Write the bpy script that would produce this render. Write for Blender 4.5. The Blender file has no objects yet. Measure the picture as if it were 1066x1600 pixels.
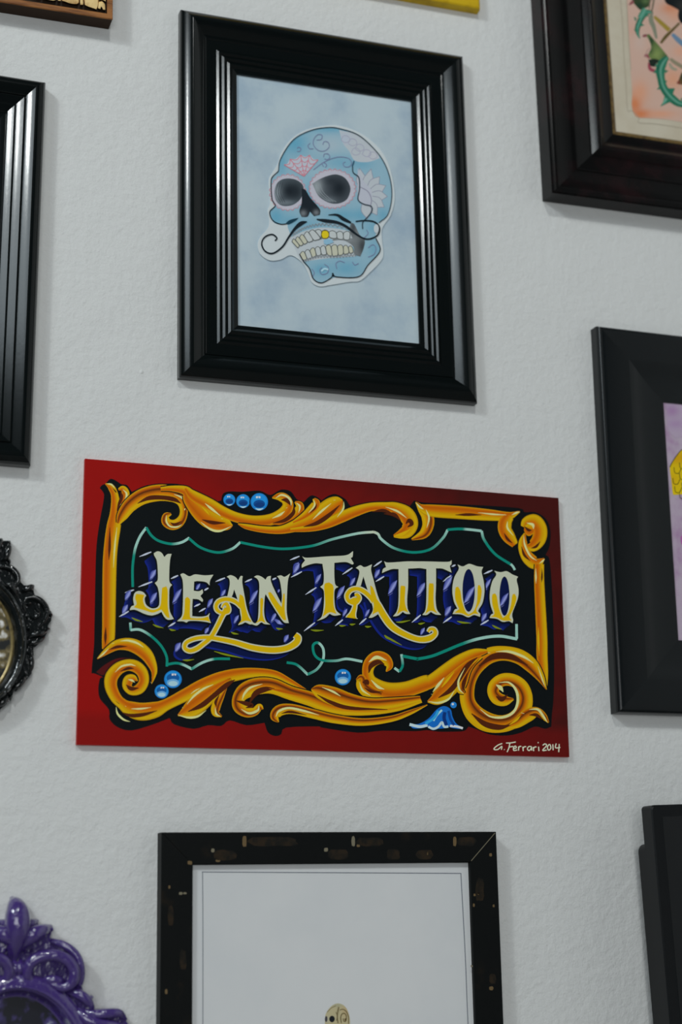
import bpy, bmesh, math, random
from mathutils import Vector, Matrix
from mathutils.geometry import tessellate_polygon, delaunay_2d_cdt
random.seed(7)
scene = bpy.context.scene
COL = scene.collection

# ------------------------------------------------------------------ camera
F_PX = 2540.0                       # focal length in pixels of a 1066x1600 frame
YAW, PITCH, ROLL = map(math.radians, (19.8, 13.65, -0.93))
DIST, EYE = 1.55, 1.50              # camera stands 1.55 m from the wall (wall face is y = 0)
CAM = Vector((0.0, -DIST, EYE))
_f = Vector((math.sin(YAW)*math.cos(PITCH), math.cos(YAW)*math.cos(PITCH), math.sin(PITCH)))
_r0 = Vector((math.cos(YAW), -math.sin(YAW), 0))
_u0 = _r0.cross(_f)
_r = _r0*math.cos(ROLL) + _u0*math.sin(ROLL)
_u = _u0*math.cos(ROLL) - _r0*math.sin(ROLL)
cam_data = bpy.data.cameras.new('camera')
cam = bpy.data.objects.new('camera', cam_data); COL.objects.link(cam)
cam.matrix_world = Matrix(((_r.x, _u.x, -_f.x, CAM.x), (_r.y, _u.y, -_f.y, CAM.y), (_r.z, _u.z, -_f.z, CAM.z), (0, 0, 0, 1)))
cam_data.sensor_fit = 'VERTICAL'; cam_data.sensor_height = 36.0; cam_data.sensor_width = 24.0
cam_data.lens = F_PX/1600.0*36.0
cam_data.clip_start = 0.02
cam_data.dof.use_dof = True
cam_data.dof.focus_distance = 1.66
cam_data.dof.aperture_fstop = 3.2
scene.camera = cam

# ------------------------------------------------------------------ world, lights, exposure
world = bpy.data.worlds.new('world'); scene.world = world; world.use_nodes = True
world.node_tree.nodes['Background'].inputs[0].default_value = (0.80, 0.92, 1.0, 1)
world.node_tree.nodes['Background'].inputs[1].default_value = 0.06

def area(name, loc, target, energy, sx, sy, col, shape='RECTANGLE'):
    d = bpy.data.lights.new(name, 'AREA'); d.energy = energy; d.shape = shape; d.size = sx; d.size_y = sy; d.color = col
    o = bpy.data.objects.new(name, d); COL.objects.link(o); o.location = loc
    o.rotation_euler = (Vector(target)-Vector(loc)).to_track_quat('-Z', 'Y').to_euler()
    return o
area('ceiling_lamp', (0.10, -2.6, 4.1), (0.5, 0, 1.9), 18, 0.20, 0.20, (0.96, 1.0, 0.985), 'DISK')
area('side_lamp', (-2.3, -2.2, 4.0), (0.4, 0, 1.9), 23, 0.24, 0.24, (0.96, 1.0, 0.985), 'DISK')
area('high_window', (-2.6, -2.5, 3.95), (0.5, -0.2, 1.9), 32, 1.3, 1.1, (0.80, 0.93, 1.0))
area('rear_fill_light', (-0.9, -4.6, 1.75), (0.5, 0, 1.75), 43, 2.0, 1.7, (0.95, 0.99, 1.0))  # unseen soft source, added behind the camera to even out the wall brightness
scene.view_settings.view_transform = 'Standard'
scene.view_settings.look = 'None'
scene.view_settings.exposure = 0.0
scene.view_settings.gamma = 1.0
scene.view_settings.use_curve_mapping = False

# ------------------------------------------------------------------ helpers
def P(x, y, d=0.0):
    """photo pixel -> point on the plane parallel to the wall that lies d metres in front of it"""
    v = _r*(x-533.0) + _u*(800.0-y) + _f*F_PX
    t = (DIST-d)/v.y
    return CAM + v*t

def lin1(c):
    c /= 255.0
    return c/12.92 if c <= 0.04045 else ((c+0.055)/1.055)**2.4
K_ILL = 0.55
def C(r, g, b, k=None):
    k = k or K_ILL
    return tuple(min(0.95, lin1(v)/k) for v in (r, g, b))

def link(o, parent=None):
    COL.objects.link(o)
    if parent is not None: o.parent = parent
    return o
def tag(o, label=None, cat=None, group=None, kind=None):
    if label: o['label'] = label
    if cat: o['category'] = cat
    if group: o['group'] = group
    if kind: o['kind'] = kind
    return o
def empty(name, loc, label, cat, group=None, roty=0.0):
    o = bpy.data.objects.new(name, None); o.empty_display_size = 0.05
    o.location = loc; o.rotation_euler = (0, roty, 0); COL.objects.link(o)
    return tag(o, label, cat, group)

def finish(me, smooth_angle=None):
    if smooth_angle is not None:
        me.shade_smooth(); me.set_sharp_from_angle(angle=math.radians(smooth_angle))
    return me
def mesh_obj(name, verts, faces, mat, parent=None, smooth=None, fixn=True):
    me = bpy.data.meshes.new(name); me.from_pydata([tuple(v) for v in verts], [], faces)
    if fixn:
        bm = bmesh.new(); bm.from_mesh(me); bmesh.ops.recalc_face_normals(bm, faces=bm.faces); bm.to_mesh(me); bm.free()
    me.materials.append(mat); finish(me, smooth)
    return link(bpy.data.objects.new(name, me), parent)

class MB:
    def __init__(s): s.v = []; s.f = []
    def add(s, v, f):
        n = len(s.v); s.v += [tuple(a) for a in v]; s.f += [tuple(i+n for i in q) for q in f]
    def box(s, a, b):
        x0, y0, z0 = a; x1, y1, z1 = b
        s.add([(x0,y0,z0),(x1,y0,z0),(x1,y1,z0),(x0,y1,z0),(x0,y0,z1),(x1,y0,z1),(x1,y1,z1),(x0,y1,z1)],
              [(0,3,2,1),(4,5,6,7),(0,1,5,4),(1,2,6,5),(2,3,7,6),(3,0,4,7)])
    def build(s, name, mat, parent=None, smooth=None): return mesh_obj(name, s.v, s.f, mat, parent, smooth)

# ---- materials
def mat(name, col, rough=0.5, metal=0.0, spec=0.5, coat=0.0, bump=None, mottle=None, streak=None):
    m = bpy.data.materials.new(name); m.use_nodes = True
    nt = m.node_tree; b = nt.nodes['Principled BSDF']
    b.inputs['Base Color'].default_value = (*col, 1); b.inputs['Roughness'].default_value = rough
    b.inputs['Metallic'].default_value = metal; b.inputs['Specular IOR Level'].default_value = spec
    b.inputs['Coat Weight'].default_value = coat; b.inputs['Coat Roughness'].default_value = 0.06
    tc = nt.nodes.new('ShaderNodeTexCoord')
    def noise(scale, detail=4, rough_=0.55, mapping=None):
        n = nt.nodes.new('ShaderNodeTexNoise'); n.inputs['Scale'].default_value = scale
        n.inputs['Detail'].default_value = detail; n.inputs['Roughness'].default_value = rough_
        if mapping:
            mp = nt.nodes.new('ShaderNodeMapping'); mp.inputs['Scale'].default_value = mapping
            nt.links.new(tc.outputs['Object'], mp.inputs['Vector']); nt.links.new(mp.outputs['Vector'], n.inputs['Vector'])
        else: nt.links.new(tc.outputs['Object'], n.inputs['Vector'])
        return n
    if mottle:                      # (scale, second colour, low, high[, mapping])
        n = noise(mottle[0], 5, 0.6, mottle[4] if len(mottle) > 4 else None)
        rp = nt.nodes.new('ShaderNodeMapRange'); rp.inputs['From Min'].default_value = mottle[2]; rp.inputs['From Max'].default_value = mottle[3]
        rp.interpolation_type = 'SMOOTHSTEP'
        nt.links.new(n.outputs['Fac'], rp.inputs['Value'])
        mx = nt.nodes.new('ShaderNodeMix'); mx.data_type = 'RGBA'
        mx.inputs['A'].default_value = (*col, 1); mx.inputs['B'].default_value = (*mottle[1], 1)
        nt.links.new(rp.outputs['Result'], mx.inputs['Factor']); nt.links.new(mx.outputs['Result'], b.inputs['Base Color'])
    if bump:                        # list of (scale, distance, strength)
        prev = None
        for sc, dist, st in bump:
            n = noise(sc, 3)
            bp = nt.nodes.new('ShaderNodeBump'); bp.inputs['Distance'].default_value = dist; bp.inputs['Strength'].default_value = st
            nt.links.new(n.outputs['Fac'], bp.inputs['Height'])
            if prev: nt.links.new(prev.outputs['Normal'], bp.inputs['Normal'])
            prev = bp
        nt.links.new(prev.outputs['Normal'], b.inputs['Normal'])
    return m
def paint_mat(name, rough=0.45, spec=0.4):
    m = bpy.data.materials.new(name); m.use_nodes = True; nt = m.node_tree; b = nt.nodes['Principled BSDF']
    a = nt.nodes.new('ShaderNodeAttribute'); a.attribute_name = 'Col'
    nt.links.new(a.outputs['Color'], b.inputs['Base Color'])
    b.inputs['Roughness'].default_value = rough; b.inputs['Specular IOR Level'].default_value = spec
    return m

M = {}
M['wall'] = mat('white_roughcast_paint', (0.80, 0.80, 0.785), 0.75, spec=0.25, bump=[(9, 0.010, 0.35), (125, 0.0022, 0.58), (420, 0.0006, 0.5)])
M['floor'] = mat('grey_screed', (0.30, 0.29, 0.28), 0.6, bump=[(60, 0.001, 0.3)])
M['gloss_black'] = mat('black_lacquer', (0.003, 0.005, 0.005), 0.14, spec=0.3, bump=[(260, 0.00006, 0.3)])
M['satin_black'] = mat('black_satin_lacquer', (0.003, 0.005, 0.006), 0.27, spec=0.35)
M['matt_black'] = mat('black_stain', (0.010, 0.010, 0.010), 0.55, spec=0.3)
M['brown_black'] = mat('dark_brown_lacquer', (0.004, 0.004, 0.004), 0.2, spec=0.16, mottle=(18, (0.020, 0.007, 0.008), 0.45, 0.75))
M['distressed'] = mat('distressed_black_wood', (0.005, 0.006, 0.006), 0.5, spec=0.12, mottle=(22, (0.016, 0.012, 0.008), 0.58, 0.72, (1, 1, 1)), bump=[(90, 0.0005, 0.4)])
M['chip_brown'] = mat('worn_brown_wood', C(34, 26, 17), 0.6, spec=0.15, mottle=(90, C(18, 17, 14), 0.38, 0.62))
M['chip_pale'] = mat('bare_wood_chip', C(98, 92, 76), 0.6, spec=0.2)
M['gold'] = mat('tarnished_gilt', C(96, 76, 38), 0.45, 0.25, mottle=(160, C(52, 34, 14), 0.4, 0.7))
M['cream_paper'] = mat('cream_paper', C(166, 158, 142), 0.85, spec=0.1, mottle=(16, C(158, 148, 130), 0.4, 0.7))
M['white_paper'] = mat('white_paper', C(178, 178, 178), 0.85, spec=0.1, mottle=(5, C(172, 173, 174), 0.35, 0.7))
M['sky_paper'] = mat('blue_watercolour_paper', C(153, 165, 171), 0.85, spec=0.1, mottle=(13, C(128, 145, 159), 0.40, 0.74))
M['lilac_paper'] = mat('lilac_watercolour_paper', C(152, 138, 152), 0.85, spec=0.1, mottle=(14, C(136, 104, 136), 0.5, 0.68))
M['wood'] = mat('warm_brown_wood', C(128, 82, 40), 0.5, spec=0.3, mottle=(9, C(92, 54, 24), 0.4, 0.7, (3, 3, 22)))
M['wood_edge'] = mat('dark_wood_edge', C(40, 27, 17), 0.6, spec=0.15)  # outer faces in a much darker brown than the front rails
M['wood_dark'] = mat('dark_wood_ground', C(34, 24, 16), 0.6, spec=0.2)
M['bone'] = mat('pale_carved_wood', C(196, 164, 112), 0.5, spec=0.3, mottle=(60, C(140, 100, 50), 0.45, 0.7), bump=[(150, 0.0015, 0.6)])
M['yellow'] = mat('yellow_paint', C(168, 138, 10), 0.5, spec=0.3, mottle=(40, C(146, 116, 8), 0.4, 0.7))
M['purple'] = mat('purple_gloss_paint', (0.062, 0.030, 0.20), 0.2, spec=0.8, coat=1.0, bump=[(110, 0.0022, 0.8)])
M['oval_black'] = mat('black_gloss_resin', (0.004, 0.006, 0.006), 0.14, spec=0.6, coat=0.6, bump=[(120, 0.0016, 0.7)])
M['old_gilt'] = mat('dull_gilt_slip', C(110, 96, 60), 0.35, 0.4, mottle=(120, C(64, 52, 26), 0.45, 0.7))
M['red_edge'] = mat('red_board_edge', C(150, 26, 24), 0.5)
M['tv_plastic'] = mat('black_television_plastic', (0.004, 0.005, 0.006), 0.42, spec=0.25)
M['tv_screen'] = mat('black_television_glass', (0.004, 0.005, 0.006), 0.25, spec=0.4)
M['enamel'] = paint_mat('sign_enamel', 0.5, 0.12)
M['watercolour'] = paint_mat('watercolour_and_ink', 0.85, 0.1)
M['mottled'] = None

def mosaic(name, scale, dark, pale, mid, lo):
    m = bpy.data.materials.new(name); m.use_nodes = True; nt = m.node_tree; b = nt.nodes['Principled BSDF']
    tc = nt.nodes.new('ShaderNodeTexCoord'); v = nt.nodes.new('ShaderNodeTexVoronoi'); v.inputs['Scale'].default_value = scale
    n = nt.nodes.new('ShaderNodeTexNoise'); n.inputs['Scale'].default_value = scale*0.8; n.inputs['Detail'].default_value = 3
    nt.links.new(tc.outputs['Object'], n.inputs['Vector']); nt.links.new(tc.outputs['Object'], v.inputs['Vector'])
    r = nt.nodes.new('ShaderNodeValToRGB'); e = r.color_ramp.elements
    e[0].position = lo; e[0].color = (*dark, 1); e[1].position = lo+0.12; e[1].color = (*mid, 1)
    k = e.new(lo+0.22); k.color = (*pale, 1)
    ad = nt.nodes.new('ShaderNodeMath'); ad.operation = 'SUBTRACT'
    nt.links.new(n.outputs['Fac'], ad.inputs[0])
    ml = nt.nodes.new('ShaderNodeMath'); ml.operation = 'MULTIPLY'; ml.inputs[1].default_value = 0.35
    nt.links.new(v.outputs['Distance'], ml.inputs[0]); nt.links.new(ml.outputs[0], ad.inputs[1])
    nt.links.new(ad.outputs[0], r.inputs['Fac']); nt.links.new(r.outputs['Color'], b.inputs['Base Color'])
    b.inputs['Roughness'].default_value = 0.35
    return m
M['mottled'] = mosaic('mottled_gold_and_white', 75, C(14, 16, 16), C(190, 188, 185), C(96, 84, 52), 0.27)  # dark, gold and white blotches filling the black oval
M['spotted'] = mosaic('dark_spotted', 70, C(12, 13, 24), C(180, 190, 182), C(60, 50, 100), 0.33)  # pale and violet spots on near-black, inside the purple oval

# ------------------------------------------------------------------ setting
wb = MB(); wb.box((-1.6, 0.0, 0.0), (2.9, 0.12, 4.6))
tag(wb.build('wall_back', M['wall']), 'white rough-painted plaster wall', None, None, 'structure')
rb = MB(); rb.box((2.5, -3.4, 0.0), (2.62, 0.0, 4.6))
tag(rb.build('wall_right', M['wall']), 'white rough-painted side wall', None, None, 'structure')
fb = MB(); fb.box((-1.6, -3.4, -0.08), (2.9, 0.12, 0.0))
tag(fb.build('floor', M['floor']), 'plain grey floor', None, None, 'structure')

# ------------------------------------------------------------------ frame building
class Rect: pass
def rect(x0, x1, z0, z1, rot=0.0):
    r = Rect(); r.x0, r.x1, r.z0, r.z1, r.rot = x0, x1, z0, z1, rot
    r.w, r.h = x1-x0, z1-z0; r.cx, r.cz = (x0+x1)/2, (z0+z1)/2
    return r
def frame_empty(name, r, label, cat, group=None):
    # empty at the middle of the lower edge; rotation about the rectangle's centre
    off = Vector((-math.sin(r.rot)*(-r.h/2), 0, math.cos(r.rot)*(-r.h/2)))
    return empty(name, Vector((r.cx, 0, r.cz))+off, label, cat, group, -r.rot)
def rails(parent, r, prof, material, smooth=35, names=('top_rail', 'side_rail', 'bottom_rail', 'side_rail'), gap=0.0):
    """four mitred mouldings; prof = closed outline of (distance inwards, height off the wall) in mm"""
    w2, h = r.w/2, r.h
    for i, nm in enumerate(names):
        vs = []
        for end in (0, 1):
            for u, d in prof:
                u /= 1000.0; d /= 1000.0
                g = gap
                if i == 0:   a, b = (-w2+u+g, h-u), (w2-u-g, h-u)
                elif i == 1: a, b = (w2-u, h-u-g), (w2-u, u+g)
                elif i == 2: a, b = (w2-u-g, u), (-w2+u+g, u)
                else:        a, b = (-w2+u, u+g), (-w2+u, h-u-g)
                p = (a, b)[end]
                vs.append((p[0], -d, p[1]))
        n = len(prof)
        fs = [(k, (k+1) % n, n+(k+1) % n, n+k) for k in range(n)]
        fs += [tuple(range(n)), tuple(range(2*n-1, n-1, -1))]
        mesh_obj(nm, vs, fs, material, parent, smooth)
def arc(pts, n=4):
    """smooth a profile with Catmull-Rom"""
    out = []
    m = len(pts)
    for i in range(m-1):
        p0, p1, p2, p3 = pts[max(i-1, 0)], pts[i], pts[i+1], pts[min(i+2, m-1)]
        for k in range(n):
            t = k/n
            out.append(tuple(0.5*((2*p1[j])+(-p0[j]+p2[j])*t+(2*p0[j]-5*p1[j]+4*p2[j]-p3[j])*t*t+(-p0[j]+3*p1[j]-3*p2[j]+p3[j])*t**3) for j in (0, 1)))
    out.append(pts[-1])
    return out
def sheet(name, r, u, d, material, parent, t=0.0015):
    u /= 1000.0; d /= 1000.0
    b = MB(); b.box((-r.w/2+u, -d, u), (r.w/2-u, -d+t, r.h-u))
    return b.build(name, material, parent)

# ------------------------------------------------------------------ painting kit (flat paint on a flat face)
class Crop:
    def __init__(s, x0, y0, w, out_w): s.x0, s.y0, s.k = x0, y0, w/out_w
    def __call__(s, x, y): return (s.x0+x*s.k, s.y0+y*s.k)
class Paint:
    """collects coloured flat shapes; coordinates are photo pixels, laid on the plane at depth d"""
    def __init__(s, d, inv, step=6e-6): s.d = d; s.inv = inv; s.step = step; s.n = 0; s.clear()
    def clear(s): s.v = []; s.f = []; s.c = []
    def pt(s, x, y, extra=0.0):
        p = P(x, y, s.d); p.y -= s.n*s.step+extra
        return s.inv @ p
    def poly(s, loops, col, crop=None, smooth=5, sharp=62):
        s.n += 1
        if not isinstance(loops[0][0], (tuple, list)): loops = [loops]
        L = []
        for lp in loops:
            if crop: lp = [crop(*q) for q in lp]
            L.append(curve_closed(lp, smooth, sharp) if smooth else lp)
        tri = tessellate_polygon([[Vector((a[0], a[1], 0)) for a in lp] for lp in L])
        flat = [a for lp in L for a in lp]; n = len(s.v)
        for a in flat: s.v.append(s.pt(*a)); s.c.append(col)
        s.f += [tuple(i+n for i in t) for t in tri]
    def disc(s, x, y, r, col, crop=None, ry=None, rot=0.0):
        ry = ry or r; k = 28
        pts = []
        for i in range(k):
            a = 2*math.pi*i/k; px, py = r*math.cos(a), ry*math.sin(a)
            pts.append((x+px*math.cos(rot)-py*math.sin(rot), y+px*math.sin(rot)+py*math.cos(rot)))
        s.poly(pts, col, crop, smooth=0)
    def ribbon(s, pts, prof, crop=None, n=7, along=None, w=None):
        """pts (x, y, half width); prof = colour, or [(-1..1, colour), ...] across; along = [(0..1, colour)]"""
        s.n += 1
        if w is not None: pts = [(p[0], p[1], w) for p in pts]
        if crop: pts = [(*crop(p[0], p[1]), p[2]*crop.k) for p in pts]
        pts = curve_open(pts, n)
        if isinstance(prof, tuple): prof = [(-1, prof), (1, prof)]
        m = len(prof); base = len(s.v); N = len(pts)
        for i, p in enumerate(pts):
            a = pts[max(i-1, 0)]; b = pts[min(i+1, N-1)]
            tx, ty = b[0]-a[0], b[1]-a[1]; L = math.hypot(tx, ty) or 1.0
            nx, ny = ty/L, -tx/L            # left-hand side of travel on the page (y down)
            cc = None
            if along:
                t = i/(N-1)
                for (t0, c0), (t1, c1) in zip(along, along[1:]):
                    if t0 <= t <= t1+1e-9:
                        k = (t-t0)/max(t1-t0, 1e-9); cc = tuple(u+(v-u)*k for u, v in zip(c0, c1)); break
            for q, col in prof:
                s.v.append(s.pt(p[0]-nx*p[2]*q*-1, p[1]-ny*p[2]*q*-1, i*2e-8)); s.c.append(cc or col)
        for i in range(N-1):
            for j in range(m-1):
                a = base+i*m+j
                s.f.append((a, a+1, a+m+1, a+m))
    def wash(s, outline, fn, crop=None, step=3.0, smooth=5):
        """filled shape whose colour varies from place to place: fn(x, y) -> colour in the crop's own coordinates"""
        s.n += 1
        lp = curve_closed(outline, smooth, 62) if smooth else outline
        st = step/(crop.k if crop else 1.0)
        xs = [p[0] for p in lp]; ys = [p[1] for p in lp]
        vin = [Vector(p) for p in lp]; nb = len(vin)
        y = min(ys)+st/2
        while y < max(ys):
            x = min(xs)+st/2
            while x < max(xs):
                vin.append(Vector((x+random.uniform(-.2, .2)*st, y+random.uniform(-.2, .2)*st))); x += st
            y += st
        ov, oe, of, *_ = delaunay_2d_cdt(vin, [], [list(range(nb))], 1, 1e-4)
        n = len(s.v)
        for q in ov:
            p = crop(q.x, q.y) if crop else (q.x, q.y)
            s.v.append(s.pt(*p)); s.c.append(fn(q.x, q.y))
        s.f += [tuple(i+n for i in f) for f in of]
    def build(s, name, material, parent, label=None, kind=None):
        me = bpy.data.meshes.new(name); me.from_pydata([tuple(v) for v in s.v], [], s.f)
        bm = bmesh.new(); bm.from_mesh(me)
        for f in bm.faces:
            f.normal_update()
            if f.normal.y > 0: f.normal_flip()
        bm.to_mesh(me); bm.free()
        ca = me.color_attributes.new('Col', 'FLOAT_COLOR', 'POINT')
        ca.data.foreach_set('color', [x for c in s.c for x in (*c, 1.0)])
        me.materials.append(material)
        o = link(bpy.data.objects.new(name, me), parent)
        if label: o['label'] = label
        if kind: o['kind'] = kind
        s.clear(); return o
def _cr(p0, p1, p2, p3, t):
    return tuple(0.5*((2*b)+(-a+c)*t+(2*a-5*b+4*c-d)*t*t+(-a+3*b-3*c+d)*t**3) for a, b, c, d in zip(p0, p1, p2, p3))
def curve_open(pts, n):
    out = []; m = len(pts)
    for i in range(m-1):
        p0 = pts[i-1] if i else tuple(2*a-b for a, b in zip(pts[0], pts[1]))
        p3 = pts[i+2] if i+2 < m else tuple(2*a-b for a, b in zip(pts[-1], pts[-2]))
        for k in range(n):
            q = _cr(p0, pts[i], pts[i+1], p3, k/n)
            out.append((q[0], q[1], max(q[2], 0.0)) if len(q) > 2 else q)
    out.append(tuple(pts[-1])); return out
def curve_closed(pts, n, sharp):
    m = len(pts); cor = []
    for i in range(m):
        a, b, c = pts[i-1], pts[i], pts[(i+1) % m]
        v1 = Vector((b[0]-a[0], b[1]-a[1])); v2 = Vector((c[0]-b[0], c[1]-b[1]))
        cor.append(v1.length == 0 or v2.length == 0 or math.degrees(v1.angle(v2, 0)) > sharp)
    out = []
    for i in range(m):
        p1, p2 = pts[i], pts[(i+1) % m]
        p0 = pts[i-1] if not cor[i] else tuple(2*a-b for a, b in zip(p1, p2))
        p3 = pts[(i+2) % m] if not cor[(i+1) % m] else tuple(2*a-b for a, b in zip(p2, p1))
        for k in range(n): out.append(_cr(p0, p1, p2, p3, k/n))
    return out
def lerp(a, b, t): return tuple(x+(y-x)*t for x, y in zip(a, b))
def blobs(base, lst):
    """colour field: base plus soft round patches (x, y, rx, ry, colour, strength)"""
    def fn(x, y):
        c = base
        for bx, by, rx, ry, col, st in lst:
            e = st*math.exp(-(((x-bx)/rx)**2+((y-by)/ry)**2))
            c = lerp(c, col, e)
        return c
    return fn
def inverse(o):
    return (Matrix.Translation(o.location) @ o.rotation_euler.to_matrix().to_4x4()).inverted()

# ================================================================== 1. sugar skull picture in a black frame
r = rect(P(281, 14).x*0.5+P(278.8, 593.6).x*0.5-.0015, (P(722, 90.5, .014).x+P(745.5, 632.5, .014).x)/2+.0026,
         (P(278.8, 593.6).z+P(745.5, 632.5).z)/2-.001, (P(281, 14, .014).z+P(722, 90.5, .014).z)/2+.003, math.radians(0.28))
fr = frame_empty('picture_frame', r, 'black lacquered stepped frame holding a blue sugar skull drawing', 'picture frame')
SK = [(0, 0), (0, 9)]+arc([(0, 9), (1.2, 12.0), (4, 14.6), (7.5, 16.9), (11, 18.6), (13, 18.9)], 4)+arc([(13.6, 18.6), (17, 16.5), (21, 13.7), (25, 10.7), (27, 9.6)], 4)+[(27.4, 10.4), (28.6, 10.0), (29.4, 9.0), (40, 8.8)] + \
     [(40.2, 8.8), (42.6, 10.4), (43.6, 10.4), (45.6, 9.0), (45.9, 8.6), (46.2, 8.6), (48.6, 10.3), (49.6, 10.3), (51.8, 8.7), (52, 8.3), (52.3, 8.3), (54.8, 10.0), (55.8, 10.0), (58.4, 8.0), (58.8, 7.6), (63.5, 6.5), (64, 5.0), (64, 3.0), (60, 0)]
rails(fr, r, SK, M['gloss_black'], 28)
sheet('backing_paper', r, 61, 4.0, M['sky_paper'], fr)
inv = inverse(fr)
k5 = Crop(380, 180, 260, 1066)
# the cut-out has real paper thickness
out = curve_closed([(540,65),(640,72),(760,120),(870,210),(930,310),(960,420),(970,540),(945,640),(905,700),(888,740),(890,800),(898,880),(885,930),(820,1000),(750,1060),(680,1068),(560,1088),(490,1097),(440,1070),(415,1010),(390,960),(350,920),(300,897),(240,925),(170,930),(110,890),(93,830),(110,780),(160,720),(165,660),(157,610),(172,560),(163,420),(185,370),(222,310),(240,250),(300,160),(400,95)], 5, 62)
vs = []; n = len(out)
for d in (0.0040, 0.0052):
    vs += [inv @ P(*k5(*q), d) for q in out]
tri = tessellate_polygon([[Vector((q[0], q[1], 0)) for q in out]])
cut = mesh_obj('skull_cutout', vs, [tuple(t) for t in tri]+[tuple(i+n for i in t) for t in tri]+[(i, (i+1) % n, n+(i+1) % n, n+i) for i in range(n)],
               mat('white_cutout_paper', C(170, 176, 178), 0.85, spec=0.1), fr)
p = Paint(0.0053, inv, 3e-6)
BL, DB, PB, WH, LI = C(122, 152, 166), C(76, 136, 160), C(138, 160, 170), C(158, 163, 168), C(106, 112, 140)
INK, PK, GREY = C(22, 30, 36), C(172, 112, 124), C(92, 96, 100)
p.wash([(540,82),(620,90),(740,130),(850,230),(910,320),(945,430),(950,540),(925,640),(865,695),(850,790),(876,870),(800,960),(740,1035),(600,1037),(500,1075),(450,1050),(425,985),(385,940),(330,830),(290,730),(285,700),(200,690),(170,620),(205,580),(183,530),(178,420),(225,360),(240,280),(320,160),(430,100)],
       blobs(BL, [(330,180,90,70,DB,.85),(560,90,130,25,DB,.7),(560,190,110,60,WH,.5),(700,190,80,60,PB,.8),(620,300,90,40,DB,.45),(250,300,30,90,DB,.6),(760,310,70,40,DB,.5),(210,650,50,60,DB,.8),(300,670,70,40,DB,.5),(640,640,110,40,DB,.7),(760,640,50,40,DB,.6),(440,520,40,80,DB,.8),(440,600,150,60,BL,.4),(420,700,90,30,DB,.4),(500,990,60,40,DB,.7),(660,980,90,50,DB,.65),(840,860,40,60,DB,.5),(900,640,40,50,DB,.7),(830,720,50,40,DB,.5),(920,480,40,140,BL,.6),(480,370,80,40,PB,.5)]), k5, 3.2)
p.poly([(370,930),(400,935),(560,915),(720,905),(700,840),(780,800),(690,745),(520,720),(400,740),(300,785)], C(160,166,170), k5)
p.wash([(615,95),(740,130),(850,230),(875,275),(800,300),(715,290),(680,230),(640,180)], blobs(WH, [(840,260,60,40,C(170,168,174),.6),(650,150,40,40,C(150,160,180),.5)]), k5, 3)
# right-hand flower: petals round a seed head
for a in range(-100, 85, 26):
    t = math.radians(a); L = 150 if a > -60 else 165
    cx, cy = 775, 510
    ex, ey = cx+L*math.cos(t), cy+L*math.sin(t)*1.05; nx, ny = -math.sin(t)*32, math.cos(t)*32
    q = [(cx+50*math.cos(t)-nx*.6, cy+50*math.sin(t)-ny*.6), (cx+100*math.cos(t)-nx, cy+100*math.sin(t)-ny), (ex, ey), (cx+100*math.cos(t)+nx, cy+100*math.sin(t)+ny), (cx+50*math.cos(t)+nx*.6, cy+50*math.sin(t)+ny*.6)]
    p.poly(q, WH, k5); p.ribbon(q[:3], C(122,124,140), k5, w=2.0); p.ribbon(q[2:], C(122,124,140), k5, w=2.0)
p.poly([(735,340),(770,420),(820,480),(825,560),(810,585),(760,570),(735,520)], C(158,160,170), k5)
p.ribbon([(750,460),(800,490),(822,540),(815,590)], C(120,120,136), k5, w=3)
for x, y in ((655,150),(700,170),(745,205),(790,240),(830,255),(720,230)):
    p.ribbon([(x-28,y+10),(x-10,y-18),(x+20,y-12),(x+28,y+14),(x,y+26),(x-26,y+12)], C(140,140,158), k5, w=1.8)
# eyes: scalloped pink rims, shaded sockets
def ring(cx, cy, rx, ry, n):
    lp = [(cx+rx*math.cos(2*math.pi*i/n), cy+ry*math.sin(2*math.pi*i/n)) for i in range(n+1)]
    p.ribbon([(x, y, 20) for x, y in lp], C(162,160,170), k5, n=3)
    for i in range(n):
        a = 2*math.pi*(i+.5)/n
        x, y = cx+(rx+14)*math.cos(a), cy+(ry+14)*math.sin(a); s_ = 12
        tx, ty = -math.sin(a)*s_, math.cos(a)*s_; ox, oy = math.cos(a)*11, math.sin(a)*11
        p.ribbon([(x-tx, y-ty), (x-tx*.6+ox*.8, y-ty*.6+oy*.8), (x+ox*1.1, y+oy*1.1), (x+tx*.6+ox*.8, y+ty*.6+oy*.8), (x+tx, y+ty)], C(168,120,130), k5, w=2.2, n=3)
ring(286, 495, 92, 92, 22); ring(572, 472, 126, 102, 28)
DK = C(26, 32, 38)
p.wash([(200,495),(215,440),(250,412),(300,406),(350,420),(385,455),(380,510),(355,550),(310,578),(250,580),(212,550)], blobs(C(70,78,84), [(300,485,60,60,DK,1),(340,490,50,60,DK,.8),(215,500,25,60,C(130,138,144),.7),(270,560,60,15,C(110,118,124),.6)]), k5, 2.0)
p.wash([(443,440),(490,410),(545,388),(600,380),(655,405),(686,460),(680,510),(655,548),(600,568),(540,558),(480,515)], blobs(C(70,76,82), [(615,470,75,85,DK,1),(560,420,50,30,DK,.6),(470,460,35,60,C(140,146,150),.8),(540,545,50,20,C(100,108,114),.6)]), k5, 2.0)
for dx in (0, 18, 36): p.ribbon([(455+dx,440),(475+dx,490),(520+dx,535),(560+dx,555)], C(120,126,130), k5, w=1.6)
for dx in (0, 14, 28): p.ribbon([(225+dx,430),(212+dx,500),(240+dx,560)], C(50,56,60), k5, w=1.6)
p.wash([(375,470),(400,480),(430,530),(490,600),(492,638),(455,648),(428,618),(412,650),(375,652),(360,615),(375,560)], blobs(DK, [(385,630,20,20,C(110,114,118),.8),(468,625,18,18,C(110,114,118),.8)]), k5, 2)
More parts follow.
